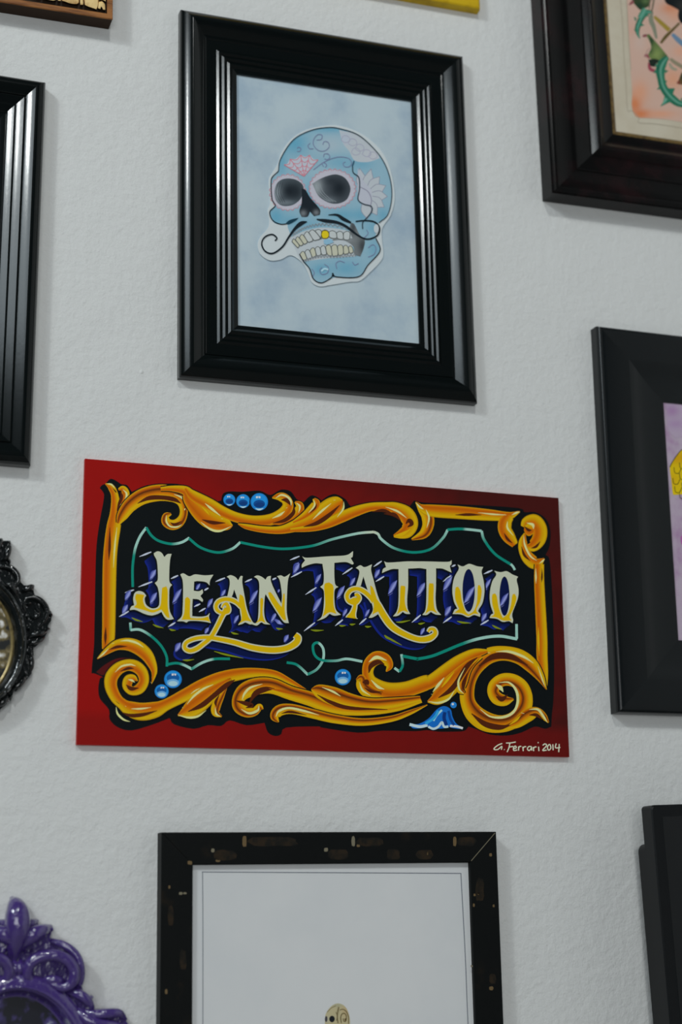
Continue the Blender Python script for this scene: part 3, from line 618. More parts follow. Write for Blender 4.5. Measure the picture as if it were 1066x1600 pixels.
# ---- lettering: block shade first, then face
NV, BU, LV, CR, YL, GRN = C(3,15,58), C(14,30,112), C(104,110,172), C(172,174,154), C(190,154,0), C(112,122,18)
SH = (-14.0, 11.5)
letters = {
 'J': (L1, [[(400,165),(440,145),(480,160),(510,205),(540,175),(585,172),(570,230),(562,330),(562,455),(590,495),(565,530),(560,620),(565,760),(608,850),(550,858),(510,830),(480,775),(430,800),(370,812),(300,795),(210,755),(148,757),(165,720),(195,705),(185,640),(200,580),(240,558),(290,570),(320,605),(305,640),(320,700),(370,735),(420,735),(455,700),(455,600),(440,520),(410,475),(440,440),(440,330),(430,240),(405,190)]],
       [[(485,525),(530,508),(545,560),(545,700),(555,780),(565,838),(535,830),(500,780),(478,750),(430,772),(380,782),(300,758),(235,740),(192,727),(220,690),(205,630),(215,588),(270,592),(302,602),(288,650),(310,718),(370,752),(430,745),(468,710),(480,600)]]),
 'E': (L1, [[(675,385),(710,375),(770,405),(830,385),(930,395),(1020,388),(985,450),(980,500),(940,465),(860,455),(820,460),(815,555),(870,560),(905,540),(912,575),(885,610),(912,650),(905,672),(860,645),(805,640),(800,720),(800,820),(880,825),(950,815),(982,785),(975,835),(995,892),(940,880),(860,870),(770,870),(740,886),(710,875),(642,872),(690,820),(700,740),(705,560),(700,450)]],
       [[(725,640),(750,618),(777,650),(777,720),(777,820),(800,840),(900,840),(965,822),(985,880),(930,865),(760,857),(688,858),(715,790),(722,700)]]),
 'A': (L2, [[(225,410),(265,393),(315,412),(345,447),(370,403),(392,403),(388,470),(410,600),(440,750),(490,870),(520,895),(470,905),(420,885),(390,900),(342,913),(375,860),(365,780),(350,690),(330,620),(303,540),(290,590),(265,650),(222,650),(245,560),(258,480),(250,430)]],
       [[(360,590),(400,620),(420,720),(450,820),(488,880),(420,868),(352,897),(380,850),(375,760),(352,690)]]),
 'N': (L2, [[(510,410),(545,395),(590,410),(630,440),(650,410),(687,400),(685,450),(720,540),(795,690),(800,600),(785,480),(770,430),(748,405),(790,395),(830,410),(887,374),(865,440),(855,560),(850,760),(865,860),(872,892),(820,882),(760,800),(690,690),(630,590),(620,640),(615,780),(635,870),(680,907),(620,902),(585,885),(540,917),(490,905),(540,880),(555,800),(560,650),(565,500),(550,440)]],
       [[(575,650),(595,630),(606,660),(600,800),(630,892),(580,872),(530,893),(570,820)], [(655,575),(690,578),(760,680),(798,725),(815,585),(830,600),(830,760),(845,860),(810,852),(740,750),(680,650)]]),
 'T': (L3, [[(145,198),(200,212),(420,197),(600,186),(675,143),(670,200),(650,215),(682,270),(665,282),(600,257),(480,265),(480,400),(490,490),(522,515),(485,545),(480,640),(495,750),(548,805),(480,815),(430,795),(380,840),(297,870),(350,820),(370,700),(370,560),(333,515),(365,480),(370,380),(355,275),(280,270),(200,290),(140,317),(143,280),(175,240)]],
       [[(375,500),(425,468),(470,510),(470,640),(475,720),(502,797),(430,780),(358,827),(385,700)]]),
 'A2': (L3, [[(703,317),(750,290),(795,310),(872,280),(862,340),(890,450),(930,600),(980,740),(945,790),(880,832),(836,838),(880,760),(870,690),(840,590),(810,500),(782,405),(755,505),(703,508),(735,400),(738,345)]],
       [[(852,498),(885,530),(930,660),(982,765),(930,775),(876,803),(890,700),(860,600)]]),
 'T2': (L4, [[(265,248),(310,262),(500,250),(612,250),(612,321),(515,325),(515,500),(505,640),(510,740),(537,797),(490,795),(460,775),(410,815),(357,822),(400,760),(415,640),(415,330),(350,330),(290,350),(243,372),(253,330),(285,310)]],
       [[(435,520),(460,503),(485,520),(480,650),(490,720),(517,782),(460,765),(398,802),(425,700)]]),
 'T3': (L4, [[(611,250),(700,250),(920,255),(968,238),(965,280),(950,300),(967,367),(930,350),(870,325),(805,322),(805,500),(800,640),(815,750),(858,807),(800,802),(750,775),(710,807),(662,807),(695,750),(705,600),(705,330),(640,320),(611,321)]],
       [[(730,495),(755,478),(780,495),(780,650),(790,740),(822,792),(750,763),(692,797),(720,700)]]),
 'O': (L5, [[(230,282),(285,302),(350,275),(430,300),(497,308),(480,355),(500,450),(510,560),(490,680),(445,760),(465,795),(462,827),(400,808),(340,832),(270,803),(178,797),(200,752),(228,742),(190,660),(175,540),(195,420),(242,330)],
            [(345+64*math.cos(t/18*math.pi), 552+222*math.sin(t/18*math.pi)) for t in range(0, 36)]],
       [[(208,530),(235,512),(260,560),(275,660),(310,765),(345,803),(400,760),(432,660),(440,510),(465,498),(482,560),(465,670),(425,755),(450,800),(400,795),(340,818),(270,790),(195,786),(245,745),(205,640)]]),
 'O2': (L5, [[(612,348),(680,362),(740,352),(800,385),(860,410),(845,445),(864,540),(855,640),(800,790),(808,860),(802,892),(760,872),(700,880),(640,848),(562,838),(578,805),(602,792),(570,690),(565,580),(590,460),(632,390)],
             [(718+52*math.cos(t/18*math.pi), 612+204*math.sin(t/18*math.pi)) for t in range(0, 36)]],
       [[(590,600),(620,583),(640,620),(660,740),(700,838),(755,790),(785,700),(800,600),(828,588),(842,640),(812,740),(772,825),(795,865),(700,865),(640,835),(572,826),(612,792),(590,690)]]),
}
swash = {   # ribbons that belong to the two letters A: (points, crop, is outlined)
 'A': [(L2, [(372,730,16),(330,680,24),(270,650,26),(200,645,26),(140,670,26),(115,715,24),(130,760,24),(180,785,22),(225,760,46),(240,735,30),(225,690,20),(195,700,16),(175,735,10)]),
       (L2, [(225,770,20),(185,810,26),(130,920,26),(60,1040,26),(-20,1110,26),(-90,1160,28),(-160,1180,26),(-210,1150,24),(-195,1095,24),(-110,1055,24),(0,1040,24),(100,1050,26),(300,1090,30),(500,1148,34),(700,1172,36),(850,1152,36),(945,1098,40),(968,1045,36),(935,1015,30)])],
 'A2': [(L3, [(878,680,10),(850,620,26),(790,565,28),(720,535,26),(650,550,26),(612,605,26),(630,660,26),(690,665,48),(735,635,28),(720,600,24),(690,600,16)]),
        (L3, [(700,660,22),(690,730,24),(672,790,34),(660,828,56),(658,840,66)]),
        (L4, [(150,600,10),(200,700,34),(262,815,40),(350,930,38),(480,1010,34),(620,1060,32),(730,1052,36),(795,1005,28),(785,960,24),(745,955,20),(722,985,14)])],
}
swash = {a: [(k_, [(x, y, w*.86) for x, y, w in q]) for k_, q in v] for a, v in swash.items()}
def off(pts, k, f): return [(k(*q)[0]+SH[0]*f, k(*q)[1]+SH[1]*f) for q in pts]
for key, (k, loops, yel) in letters.items():
    for f in (1.0, .86, .72, .58, .44, .30):
        col = lerp(NV, BU, max(0, (f-.55)*1.6)) if f < 1 else BU
        p.poly([off(loops[0], k, f)], col, smooth=3) if len(loops) == 1 else p.poly([off(l_, k, f) for l_ in loops], col, smooth=3)
    for k_, q in swash.get(key, ()):
        for f in (1.0, .8, .6, .4):
            p.ribbon([(*off([(a, b_)], k_, f*.95)[0], (w+5)*k_.k) for a, b_, w in q], BU if f > .9 else NV)
    p.poly([[(x+2.5, y-1.5) for x, y in off(loops[0], k, .55)]], NV, smooth=3)
    p.build('letter_shade', M['enamel'], sg, 'navy blue block shade')
# glints in the shade
for k, lst in ((L1, [((250,200),(375,150)),((240,515),(385,460)),((40,825),(145,765)),((575,430),(655,395)),((550,930),(625,885)),((820,720),(885,690)),((920,555),(970,525)),((870,775),(940,735)),((100,575),(195,545))]),
               (L2, [((110,460),(210,420)),((415,465),(490,432)),((690,445),(745,420)),((885,235),(985,195)),((895,415),(1010,355))]),
               (L3, [((180,595),(295,520)),((165,975),(280,885)),((565,385),(670,315)),((890,305),(975,245)),((910,460),(1000,405)),((490,920),(570,855)),((740,905),(815,840))]),
               (L4, [((555,885),(650,805)),((880,890),(970,825)),((880,460),(965,395)),((965,305),(1010,285))]), (L5, [((470,910),(555,860)),((505,380),(595,340))])):
    for a, b_ in lst:
        p.ribbon([(*a, 2), ((a[0]+b_[0])/2, (a[1]+b_[1])/2, 9), (*b_, 5)], C(172,177,196), k)
for k, lst in ((L1, [(390,385,60,28),(395,630,70,26),(130,600,60,26),(100,745,55,26),(640,610,90,26),(860,515,42,18),(985,680,55,22),(950,970,40,20),(650,1140,55,30)]), (L2, [(190,580,45,20),(505,620,90,24),(325,850,50,20),(765,880,20,60),(715,830,60,20),(945,305,55,26),(845,1050,45,24),(768,555,20,14)]),
               (L3, [(85,320,60,28),(310,430,60,22),(300,700,90,28),(545,570,80,26),(670,460,50,20),(925,375,50,24),(822,785,45,18),(590,780,45,20)]), (L4, [(352,520,90,28),(650,540,90,28),(925,480,90,30),(928,765,60,28),(665,975,42,20)]), (L5, [(350,600,110,28),(712,650,85,24),(540,490,70,20),(505,830,50,24)])):
    for x, y, a, b_ in lst:
        n_ = 7
        p.ribbon([(x+a*.55, y-a*.85, 1), (x+a*.15, y-a*.3, b_), (x-a*.2, y+a*.35, b_*.8), (x-a*.5, y+a*.8, 1)], [(-1, BU), (-.2, LV), (.3, C(138,144,192)), (1, BU)], k)
        for j in range(2): p.ribbon([(x-a*.5, y+a*(.75+.2*j), 1), (x-a*.2, y+a*(.6+.2*j), 2.2), (x+a*.05, y+a*(.42+.2*j), 1)], LV, k)
for k, lst in ((L1, [((170,835),(285,878)),((390,905),(500,942)),((560,952),(630,967)),((700,1275),(820,1270))]), (L2, [((270,985),(350,1007)),((95,1185),(400,1257)),((740,942),(810,952))]), (L3, [((235,962),(370,966)),((530,914),(600,916)),((640,902),(700,900)),((800,924),(865,926)),((1000,1017),(1066,1067))]), (L4, [((270,1017),(450,1122)),((390,882),(540,862)),((620,897),(690,887))]), (L5, [((225,872),(370,892)),((590,912),(690,957))])):
    for a, b_ in lst: p.ribbon([(*a, 3), (a[0]*.6+b_[0]*.4, a[1]*.6+b_[1]*.4+6, 10), (*b_, 2)], GRN, k)
p.build('letter_glint', M['enamel'], sg, 'pale glints brushed into the letter shade', 'stuff')
for key, (k, loops, yel) in letters.items():
    for k_, q in swash.get(key, ()): p.ribbon([(a, b_, w+18) for a, b_, w in q], BLK, k_)
    l0 = [k(*q) for q in loops[0]]
    p.ribbon([(x, y, 2.4) for x, y in curve_closed(l0, 3, 62)+[l0[0]]], BLK, n=1)
p.build('letter_outline', M['enamel'], sg, 'thin black outline round the letters', 'stuff')
for key, (k, loops, yel) in letters.items():
    p.poly(loops, CR, k)
    for k_, q in swash.get(key, ()):
        p.ribbon([(a, b_, w+9) for a, b_, w in q], CR, k_)
    for y_ in yel: p.poly(y_, YL, k)
    for k_, q in swash.get(key, ()): p.ribbon([(a, b_, max(w-3, 3)) for a, b_, w in q], YL, k_)
    p.build('letter', M['enamel'], sg)
# ---- signature
p.n = 6
kS = Crop(760, 1140, 140, 1066)
for q in ([(190,165),(140,185),(95,222),(100,238),(140,235),(185,200),(180,240)], [(213,235),(218,240)], [(235,160),(290,158),(352,147)], [(280,165),(270,215),(248,268)], [(270,208),(322,200)],
          [(325,228),(358,215),(345,195),(325,215),(328,248),(368,243)], [(385,200),(385,250)], [(386,218),(400,200),(418,200)], [(435,203),(440,256)], [(440,220),(455,204),(475,204)], [(536,202),(505,203),(490,230),(510,250),(534,225),(536,202),(543,250)],
          [(558,207),(565,256)], [(565,222),(580,206),(598,208)], [(622,203),(627,256)], [(615,150),(620,160)], [(672,188),(698,170),(718,190),(672,246),(720,244)], [(748,175),(728,208),(742,245),(768,222),(762,185),(748,175)], [(792,175),(796,246)], [(832,165),(824,215),(882,213)], [(868,172),(862,268)]):
    p.ribbon(q, C(206,196,168), kS, w=6.5)
p.build('signature', M['enamel'], sg, 'small cream painted signature and year')

# ================================================================== 3. black frame at the left edge
D = .012
xr = (P(70.4, 126.9, D).x+P(46, 729.9, D).x)/2+.001; zt = P(70.4, 126.9, D).z; zb = P(46, 729.9, 0).z
r = rect(xr-0.34, xr, zb, zt, math.radians(-0.5))
fr = frame_empty('picture_frame', r, 'glossy black ribbed frame left of the sugar skull picture, above the oval frame', 'picture frame')
LF = [(0, 0), (0, 11)]+arc([(0, 11), (2, 15.5), (6, 18.8), (10, 19.6)], 4)+arc([(10.6, 19.4), (14, 17.8), (18, 15.6), (19.6, 14.6)], 4)+[(20, 13.6), (21, 13.6), (21.4, 15)]+arc([(21.8, 15.2), (26, 13.1), (29, 11.4)], 3)+[(29.4, 12)]+arc([(30, 12), (34, 10), (37.6, 8)], 3)+[(38.4, 7), (39.4, 7.4), (43, 6.2), (47, 4.4), (47, 3), (42, 0)]
rails(fr, r, LF, M['gloss_black'], 28)
sheet('backing_paper', r, 44, 3.5, mat('dark_grey_print', C(70, 74, 76), 0.6, mottle=(30, C(30, 33, 35), 0.4, 0.65)), fr)

# ================================================================== 4. black wide frame at the right, lilac picture with a yellow wing
r0 = P(925.6, 512); r1 = P(957, 1117)
zt = P(925.6, 512, .009).z
r = rect((r0.x+r1.x)/2-.002, (r0.x+r1.x)/2+0.44, r1.z, zt, math.radians(-0.15))
fr = frame_empty('picture_frame', r, 'wide satin black scooped frame holding a lilac picture with yellow feathers', 'picture frame')
RF = [(0, 0), (0, 12)]+arc([(0, 12), (1, 15.5), (4, 17.5), (9, 18)], 4)+[(37, 18)]+arc([(37, 18), (42, 17.0), (52, 14.2), (64, 12.8), (80, 12.0)], 5)+[(82, 11.8), (82, 8.5), (70, 0)]
rails(fr, r, RF, M['satin_black'], 28)
sheet('backing_paper', r, 78, 10.5, M['lilac_paper'], fr)
inv = inverse(fr); p = Paint(.0107, inv, 4e-6)
kw = Crop(1000, 580, 66, 352)
FE, FY, FO = C(70, 62, 20), C(186, 160, 16), C(176, 126, 14)
p.wash([(250,800),(270,760),(310,700),(352,655),(460,590),(620,560),(700,640),(640,800),(560,930),(430,1010),(300,1030),(275,1015),(262,900)], blobs(FY, [(320,720,90,60,FO,.8),(280,900,50,60,FO,.4),(600,650,120,80,FO,.5)]), kw, 2.5)
for i, (x, y) in enumerate([(285,800),(330,760),(390,720),(460,700),(275,890),(330,850),(400,820),(480,790),(290,960),(350,930),(430,900),(330,1010),(400,980)]):
    p.ribbon([(x,y),(x+8,y+45),(x+40,y+50),(x+60,y+10)], FE, kw, w=3)
p.ribbon([(250,800),(270,760),(310,700),(352,655),(460,590),(620,560)], FE, kw, w=3.5)
p.build('wing_painting', M['watercolour'], fr)
p.poly([(340,1390),(352,1370),(420,1360),(440,1420),(400,1450),(345,1440)], C(150, 84, 140), kw)
p.build('pink_mark', M['watercolour'], fr)
p.wash([(222,268),(480,262),(500,420),(420,520),(300,560),(235,480)], blobs(C(150,134,152), [(270,330,60,50,C(134,100,138),.8),(300,440,80,40,C(140,112,146),.7)]), kw, 3)
p.build('lilac_wash', M['watercolour'], fr)

# ================================================================== 5. dark brown frame at the top right, thorny stem watercolour
r0 = P(828, 0); r1 = P(845.4, 313.9); r2 = P(1066, 340.4)
r = rect((r0.x+r1.x)/2, (r0.x+r1.x)/2+0.46, (r1.z+r2.z)/2, (r1.z+r2.z)/2+0.58, math.radians(0.59))
fr = frame_empty('picture_frame', r, 'deep dark brown frame with gilt inner edge around a thorny green stem painting', 'picture frame')
TF = [(0, 0), (0, 24), (1.5, 26)]+arc([(1.5, 26), (5, 27.4), (9, 27), (11, 25)], 3)+arc([(11.5, 23.5), (20, 21.5), (30, 21), (34, 21.6)], 3)+[(34.4, 22.8), (35.8, 22.8), (36.2, 20.6)]+arc([(36.2, 20.4), (46, 18), (56, 15.5), (60, 14)], 3)+[(61, 13.2), (64, 15.8), (67, 18.4)]+arc([(68, 19), (71, 19), (76, 15.4), (81, 12.6)], 4)+[(92, 11), (93, 10), (93, 3), (84, 0)]
rails(fr, r, TF, M['brown_black'], 28)
rr = rect(r.x0, r.x1, r.z0, r.z1)
GF = [(92, 7), (92, 11.4), (94, 11.4), (97.5, 9.2), (97.5, 7)]
for o_ in ('gilt_slip',):
    rails(fr, r, GF, M['gold'], 30, names=(o_,)*4)
sheet('backing_paper', r, 92, 8.6, M['cream_paper'], fr)
inv = inverse(fr); p = Paint(.0088, inv, 5e-6)
kt = Crop(940, 0, 126, 877)
PI, OG, OC = C(172,142,128), C(176,96,50), C(182,130,104)
p.wash([(275,-60),(290,200),(300,500),(320,800),(335,1000),(330,1130),(345,1215),(390,1275),(500,1285),(700,1300),(900,1330),(1200,1370),(1200,-60)], blobs(PI, [(370,1120,70,110,OG,.95),(440,1240,110,50,OG,.95),(420,1000,90,120,OC,.9),(640,1240,160,40,OC,.9),(780,860,110,120,OC,.9),(760,90,110,60,OG,.7),(800,160,80,80,OC,.7),(330,330,60,60,C(176,132,116),.5),(420,450,60,100,C(170,150,140),.6),(860,560,80,60,C(184,132,108),.7)]), kt, 2.6)
for q in ([(205,-40),(232,300),(245,600),(268,900),(285,1190),(330,1205),(405,1280),(412,1335),(600,1350),(900,1395)], [(270,-40),(285,200),(300,450),(322,760)]):
    p.ribbon(q, C(140,130,114), kt, w=3.2)
GR, GL, GD = C(36,98,76), C(90,138,120), C(20,46,36)
p.wash([(330,10),(380,-60),(560,-60),(520,60),(470,90),(420,110),(380,70)], blobs(C(44,58,36), [(420,60,40,40,GD,.8),(480,10,40,30,C(90,110,70),.6)]), kt, 2.2)
p.ribbon([(300,55,4),(330,30,16),(350,10,10)], C(120,66,70), kt)
p.ribbon([(560,150,14),(510,130,24),(450,180,30),(410,250,30),(390,320,26),(400,380,14),(420,420,4)], [(-1, GD), (-.6, GR), (.2, GL), (.5, GR), (1, GD)], kt)
p.ribbon([(480,95,30),(450,150,36),(420,200,30)], [(-1, GR), (0, GL), (1, GR)], kt)
for q in ([(350,180),(385,200),(370,235)], [(352,330),(380,295),(395,340)], [(470,275),(430,250),(420,290)], [(500,150),(470,170),(520,185)]): p.poly(q, GR, kt, smooth=0)
p.ribbon([(545,140,16),(540,220,26),(570,300,22),(600,420,12)], C(110,112,96), kt); p.ribbon([(575,-40,10),(560,60,10),(545,130,8)], C(96,86,72), kt); p.ribbon([(530,-40,7),(525,50,7),(520,100,6)], C(96,86,72), kt)
p.ribbon([(575,180,14),(640,240,22),(740,330,24)], C(132,112,48), kt); p.ribbon([(770,370,18),(830,430,26),(900,490,26),(1000,560,26)], C(88,112,134), kt)
p.ribbon([(645,470,12),(700,400,18),(760,340,14),(850,250,12)], C(78,66,34), kt)
p.wash([(480,380),(520,370),(570,430),(640,510),(720,610),(740,650),(680,640),(620,700),(560,660),(510,600),(540,520),(520,440)], blobs(C(84,100,58), [(545,440,30,60,GD,.9),(545,560,30,30,GD,.9),(600,590,60,60,C(116,130,76),.7),(700,620,40,40,GD,.5)]), kt, 2.2)
p.wash([(510,650),(580,640),(640,660),(600,690),(580,730),(530,720)], blobs(C(28,36,30), []), kt, 2.5)
p.ribbon([(445,395,4),(470,390,16),(500,380,6)], C(110,60,64), kt); p.ribbon([(470,620,6),(490,600,16),(520,640,5)], C(126,64,74), kt); p.ribbon([(510,680,5),(525,740,18),(560,765,18),(580,750,4)], C(132,60,72), kt)
p.ribbon([(480,620,3),(495,560,6),(530,520,4)], C(150,120,110), kt)
p.ribbon([(720,620,20),(670,680,46),(640,760,50),(650,860,42),(670,940,42),(720,1020,44),(790,1090,44),(860,1130,36),(1000,1150,30)], [(-1, GR), (-.4, C(26,82,62)), (.1, GL), (.45, GR), (1, GR)], kt)
for q in ([(640,700),(580,700),(610,760),(620,800),(560,790)], [(620,900),(640,930),(600,975),(650,970)], [(690,760),(730,770),(690,800)], [(680,870),(715,880),(690,920)], [(720,960),(800,960),(770,1040)], [(690,1030),(730,1060),(770,1100),(640,1160),(670,1110)], [(860,1080),(877,1060),(890,1100)]):
    p.poly(q, GR, kt, smooth=0)
p.poly([(690,1060),(720,1080),(700,1110),(660,1145)], GL, kt, smooth=0)
p.ribbon([(750,640,16),(800,680,20),(900,740,20)], C(120,112,92), kt); p.ribbon([(740,690,12),(770,740,16),(820,760,12)], C(132,128,110), kt)
p.wash([(670,-60),(700,30),(770,70),(840,110),(835,190),(880,260),(1000,260),(1000,-60)], blobs(C(20,24,26), [(870,60,60,60,C(44,44,42),.7)]), kt, 3)
p.wash([(815,905),(840,870),(870,790),(960,780),(980,920),(860,920)], blobs(C(80,66,40), [(830,895,25,25,C(120,40,44),.9),(880,830,40,40,GD,.7)]), kt, 2.5)
p.build('thorn_painting', M['watercolour'], fr)

# ================================================================== 6. distressed dark wood frame at the bottom
D = .017
z_t = (P(246, 1300.5, D).z+P(773.8, 1299.4, D).z)/2
xl = (P(246, 1300.5).x+P(245, 1600).x)/2; xr = (P(773.8, 1299.4, D).x+P(791, 1600, D).x)/2
r = rect(xl, xr, z_t-0.46, z_t, math.radians(0.1))
fr = frame_empty('picture_frame', r, 'worn black-brown wooden frame around a mostly blank white drawing, below the sign', 'picture frame')
BF = [(0, 0), (0, 15.5), (1, 17), (29.5, 17), (30.5, 16), (30.5, 4), (26, 0)]
rails(fr, r, BF, M['distressed'], 30, gap=0.0002)
# bare filler showing in the open mitre joint
w2, h = r.w/2, r.h
mesh_obj('mitre_filler', [(w2-.0015, -.0171, h-.0015), (w2-.0290, -.0171, h-.0290), (w2-.0297, -.0171, h-.0287), (w2-.0022, -.0171, h-.0012),
                          (w2-.0015, -.010, h-.0015), (w2-.0290, -.010, h-.0290), (w2-.0297, -.010, h-.0287), (w2-.0022, -.010, h-.0012)],
         [(0,1,2,3),(4,7,6,5),(0,4,5,1),(1,5,6,2),(2,6,7,3),(3,7,4,0)], M['chip_pale'], fr)
inv = inverse(fr)
kf = Crop(230, 1270, 570, 1066)
def chip(x0, y0, x1, y1, m, name='worn_patch'):
    lp = []
    for i in range(14):
        a = 2*math.pi*i/14; cx, cy = (x0+x1)/2, (y0+y1)/2
        c, s_ = math.cos(a), math.sin(a); q = (abs(c)**4+abs(s_)**4)**-.25*random.uniform(.86, 1.04)
        lp.append(inv @ P(*kf(cx+c*q*(x1-x0)/2, cy+s_*q*(y1-y0)/2), .01705))
    n = len(lp); vs = lp+[Vector((v.x, v.y+.001, v.z)) for v in lp]
    mesh_obj(name, vs, [tuple(range(n))]+[(i, n+i, n+(i+1) % n, (i+1) % n) for i in range(n)], m, fr)
for a in ((290,70,440,98),(610,72,690,98),(195,108,262,140),(528,106,590,138),(905,70,962,98),(785,108,836,136),(700,106,740,138),(60,270,78,330),(95,400,115,460),(960,190,985,260),(1000,470,1020,500)): chip(*a, M['chip_brown'])
for a in ((278,68,291,100),(597,68,608,98),(187,104,197,116),(517,102,529,114),(894,68,904,98),(118,140,132,152),(93,231,104,240),(105,232,116,238),(62,212,68,222),(52,515,60,530),(200,136,214,144),(612,92,622,100),(1000,118,1008,128),(954,236,960,244),(966,234,972,240),(1010,268,1016,276),(1000,507,1012,519),(952,265,958,275),(818,112,822,124),(947,445,952,451)):
    chip(*a, M['chip_pale'] if a[0] % 2 else mat('tan_wood_chip', C(84, 66, 38), .6), 'paint_chip')
sheet('drawing_paper', r, 29, 11.5, M['white_paper'], fr)
p = Paint(.0117, inv, 4e-6)
LN = C(92, 96, 104)
p.ribbon([kf(162,617+500)+(.55,), kf(163,400)+(.55,), kf(162,173)+(.55,)], LN); p.ribbon([kf(160,173)+(.6,), kf(540,175)+(.6,), kf(918,177)+(.6,)], LN); p.ribbon([kf(917,176)+(.6,), kf(930,420)+(.6,), kf(938,617)+(.6,), kf(962,1117)+(.6,)], LN)
kh = Crop(480, 1550, 100, 1066)
BO, BD, BK = C(160,150,118), C(96,84,56), C(26,28,32)
p.wash([(300,420),(330,330),(400,240),(480,195),(550,195),(620,230),(670,300),(705,400),(715,520),(700,640),(640,760),(560,800),(420,800),(330,740),(300,600)], blobs(BO, [(500,220,80,30,C(140,140,118),.7),(640,330,60,100,C(158,136,100),.7),(520,300,16,60,BD,.5),(340,460,30,60,C(150,152,140),.6)]), kh, 1.6)
for q, w in (([(530,250),(510,330),(505,430),(515,520)], 9), ([(545,300),(600,290),(655,330),(690,420),(690,530)], 8), ([(570,520),(560,420),(590,360),(640,370),(655,430),(640,490),(610,480),(605,440)], 9), ([(480,330),(500,400),(490,480)], 6), ([(330,340),(400,270),(480,230)], 5)):
    p.ribbon(q, BD, kh, w=w)
p.disc(415, 450, 46, BK, kh, 54); p.disc(318, 450, 22, C(60,56,60), kh, 50); p.disc(640, 460, 16, C(80,62,36), kh, 24)
p.poly([(330,560),(380,540),(400,600),(350,620)], BK, kh)
p.build('skull_head_drawing', M['watercolour'], fr)

# ================================================================== 7. carved wooden panel, top left
bk = P(168, 48); fc = P(172.7, 26.3)
DB_ = DIST*(1-(bk.x/fc.x+(bk.z-EYE)/(fc.z-EYE))/2)
r = rect(bk.x-0.30, bk.x, bk.z, bk.z+0.22, math.radians(0.6))
wd = frame_empty('carved_wooden_panel', r, 'thick brown wooden panel with pale carved relief in the upper left corner', 'wall carving')
w2, h, dmm = r.w/2, r.h, DB_*1000
rails(wd, r, [(0, dmm-1.6), (0, dmm-.6), (.6, dmm), (5.4, dmm), (6, dmm-.6), (6, dmm-1.6)], M['wood'], 30)
rails(wd, r, [(.2, 0), (.2, dmm-1.6), (6, dmm-1.6), (6, 0)], M['wood_edge'], 30, names=('edge_board',)*4)
b = MB(); b.box((-w2+.005, -(DB_-.006), .005), (w2-.005, -.001, h-.005)); b.build('carved_ground', M['wood_dark'], wd)
inv = inverse(wd); kc = Crop(40, 0, 140, 1066)
def relief(pts, d1):
    lp = curve_closed(pts, 3, 50); n = len(lp)
    cx = sum(q[0] for q in lp)/n; cy = sum(q[1] for q in lp)/n
    vs = [inv @ P(*kc(*q), DB_-.006) for q in lp]+[inv @ P(*kc(cx+(q[0]-cx)*.9, cy+(q[1]-cy)*.9), d1) for q in lp]+[inv @ P(*kc(cx+(q[0]-cx)*.5, cy+(q[1]-cy)*.5), d1+.0006) for q in lp]
    fs = [(a*n+i, a*n+(i+1) % n, (a+1)*n+(i+1) % n, (a+1)*n+i) for a in (0, 1) for i in range(n)]
    fs.append(tuple(range(2*n, 3*n)))
    mesh_obj('carved_relief', vs, fs, M['bone'], wd, 50)
for q in ([(430,10),(440,-60),(640,-50),(640,30),(615,50),(540,45),(470,22)], [(650,60),(645,-60),(680,-60),(690,40),(680,62)], [(700,60),(695,-20),(720,-60),(860,-60),(870,30),(860,90),(845,118),(800,100),(740,80)], [(862,60),(870,20),(910,12),(945,50),(952,120),(925,118),(915,85),(895,80),(885,110),(860,100)],
          [(385,10),(380,-60),(420,-60),(420,15)], [(200,-20),(210,-80),(370,-70),(368,0),(330,10),(250,-5)], [(60,-60),(70,-110),(190,-100),(190,-30),(130,-40)], [(870,0),(880,-60),(955,-60),(955,20),(915,0)],
          [(-120,-100),(-100,-140),(40,-130),(50,-70),(-40,-80)]):
    relief(q, DB_-.001)
# the carving goes on over the rest of the panel
def block(x, z, bw, bh):
    n = 14; vs = []
    for sc, d in ((1.0, DB_-.006), (.9, DB_-.001), (.5, DB_-.0004)):
        for i in range(n):
            t = 2*math.pi*i/n; c, s_ = math.cos(t), math.sin(t); q = (abs(c)**4+abs(s_)**4)**-.25
            vs.append((x+c*q*bw/2*sc+math.sin(i*2.1+x*90)*.0006, -d, z+s_*q*bh/2*sc+math.cos(i*1.7+z*70)*.0006))
    fs = [(a*n+i, a*n+(i+1) % n, (a+1)*n+(i+1) % n, (a+1)*n+i) for a in (0, 1) for i in range(n)]+[tuple(range(2*n, 3*n))]
    mesh_obj('carved_relief', vs, fs, M['bone'], wd, 50)
for j in range(8):
    x = -w2+.020
    while x < w2-.012:
        bw = random.uniform(.012, .026); z = .020+j*.0245
        if x+bw > w2-.010: break
        if not (j == 0 and x+bw > -.012): block(x+bw/2, z+(.006 if j else 0), bw-.002, .0205)
        x += bw

# ================================================================== 8. yellow box canvas, top middle
DY = .012
bk = P(744, 23.4)
r = rect(bk.x-0.30, P(751, 18, DY).x, bk.z, bk.z+0.24, math.radians(0.3))
ye = frame_empty('yellow_frame', r, 'plain yellow painted frame cut off by the top edge above the skull picture', 'picture frame')
rails(ye, r, [(0, 0), (0, 8), (.8, 11), (2.5, 12), (33, 12), (35, 10), (35, 3), (30, 0)], M['yellow'], 30)
sheet('backing_paper', r, 33, 4, M['cream_paper'], ye)

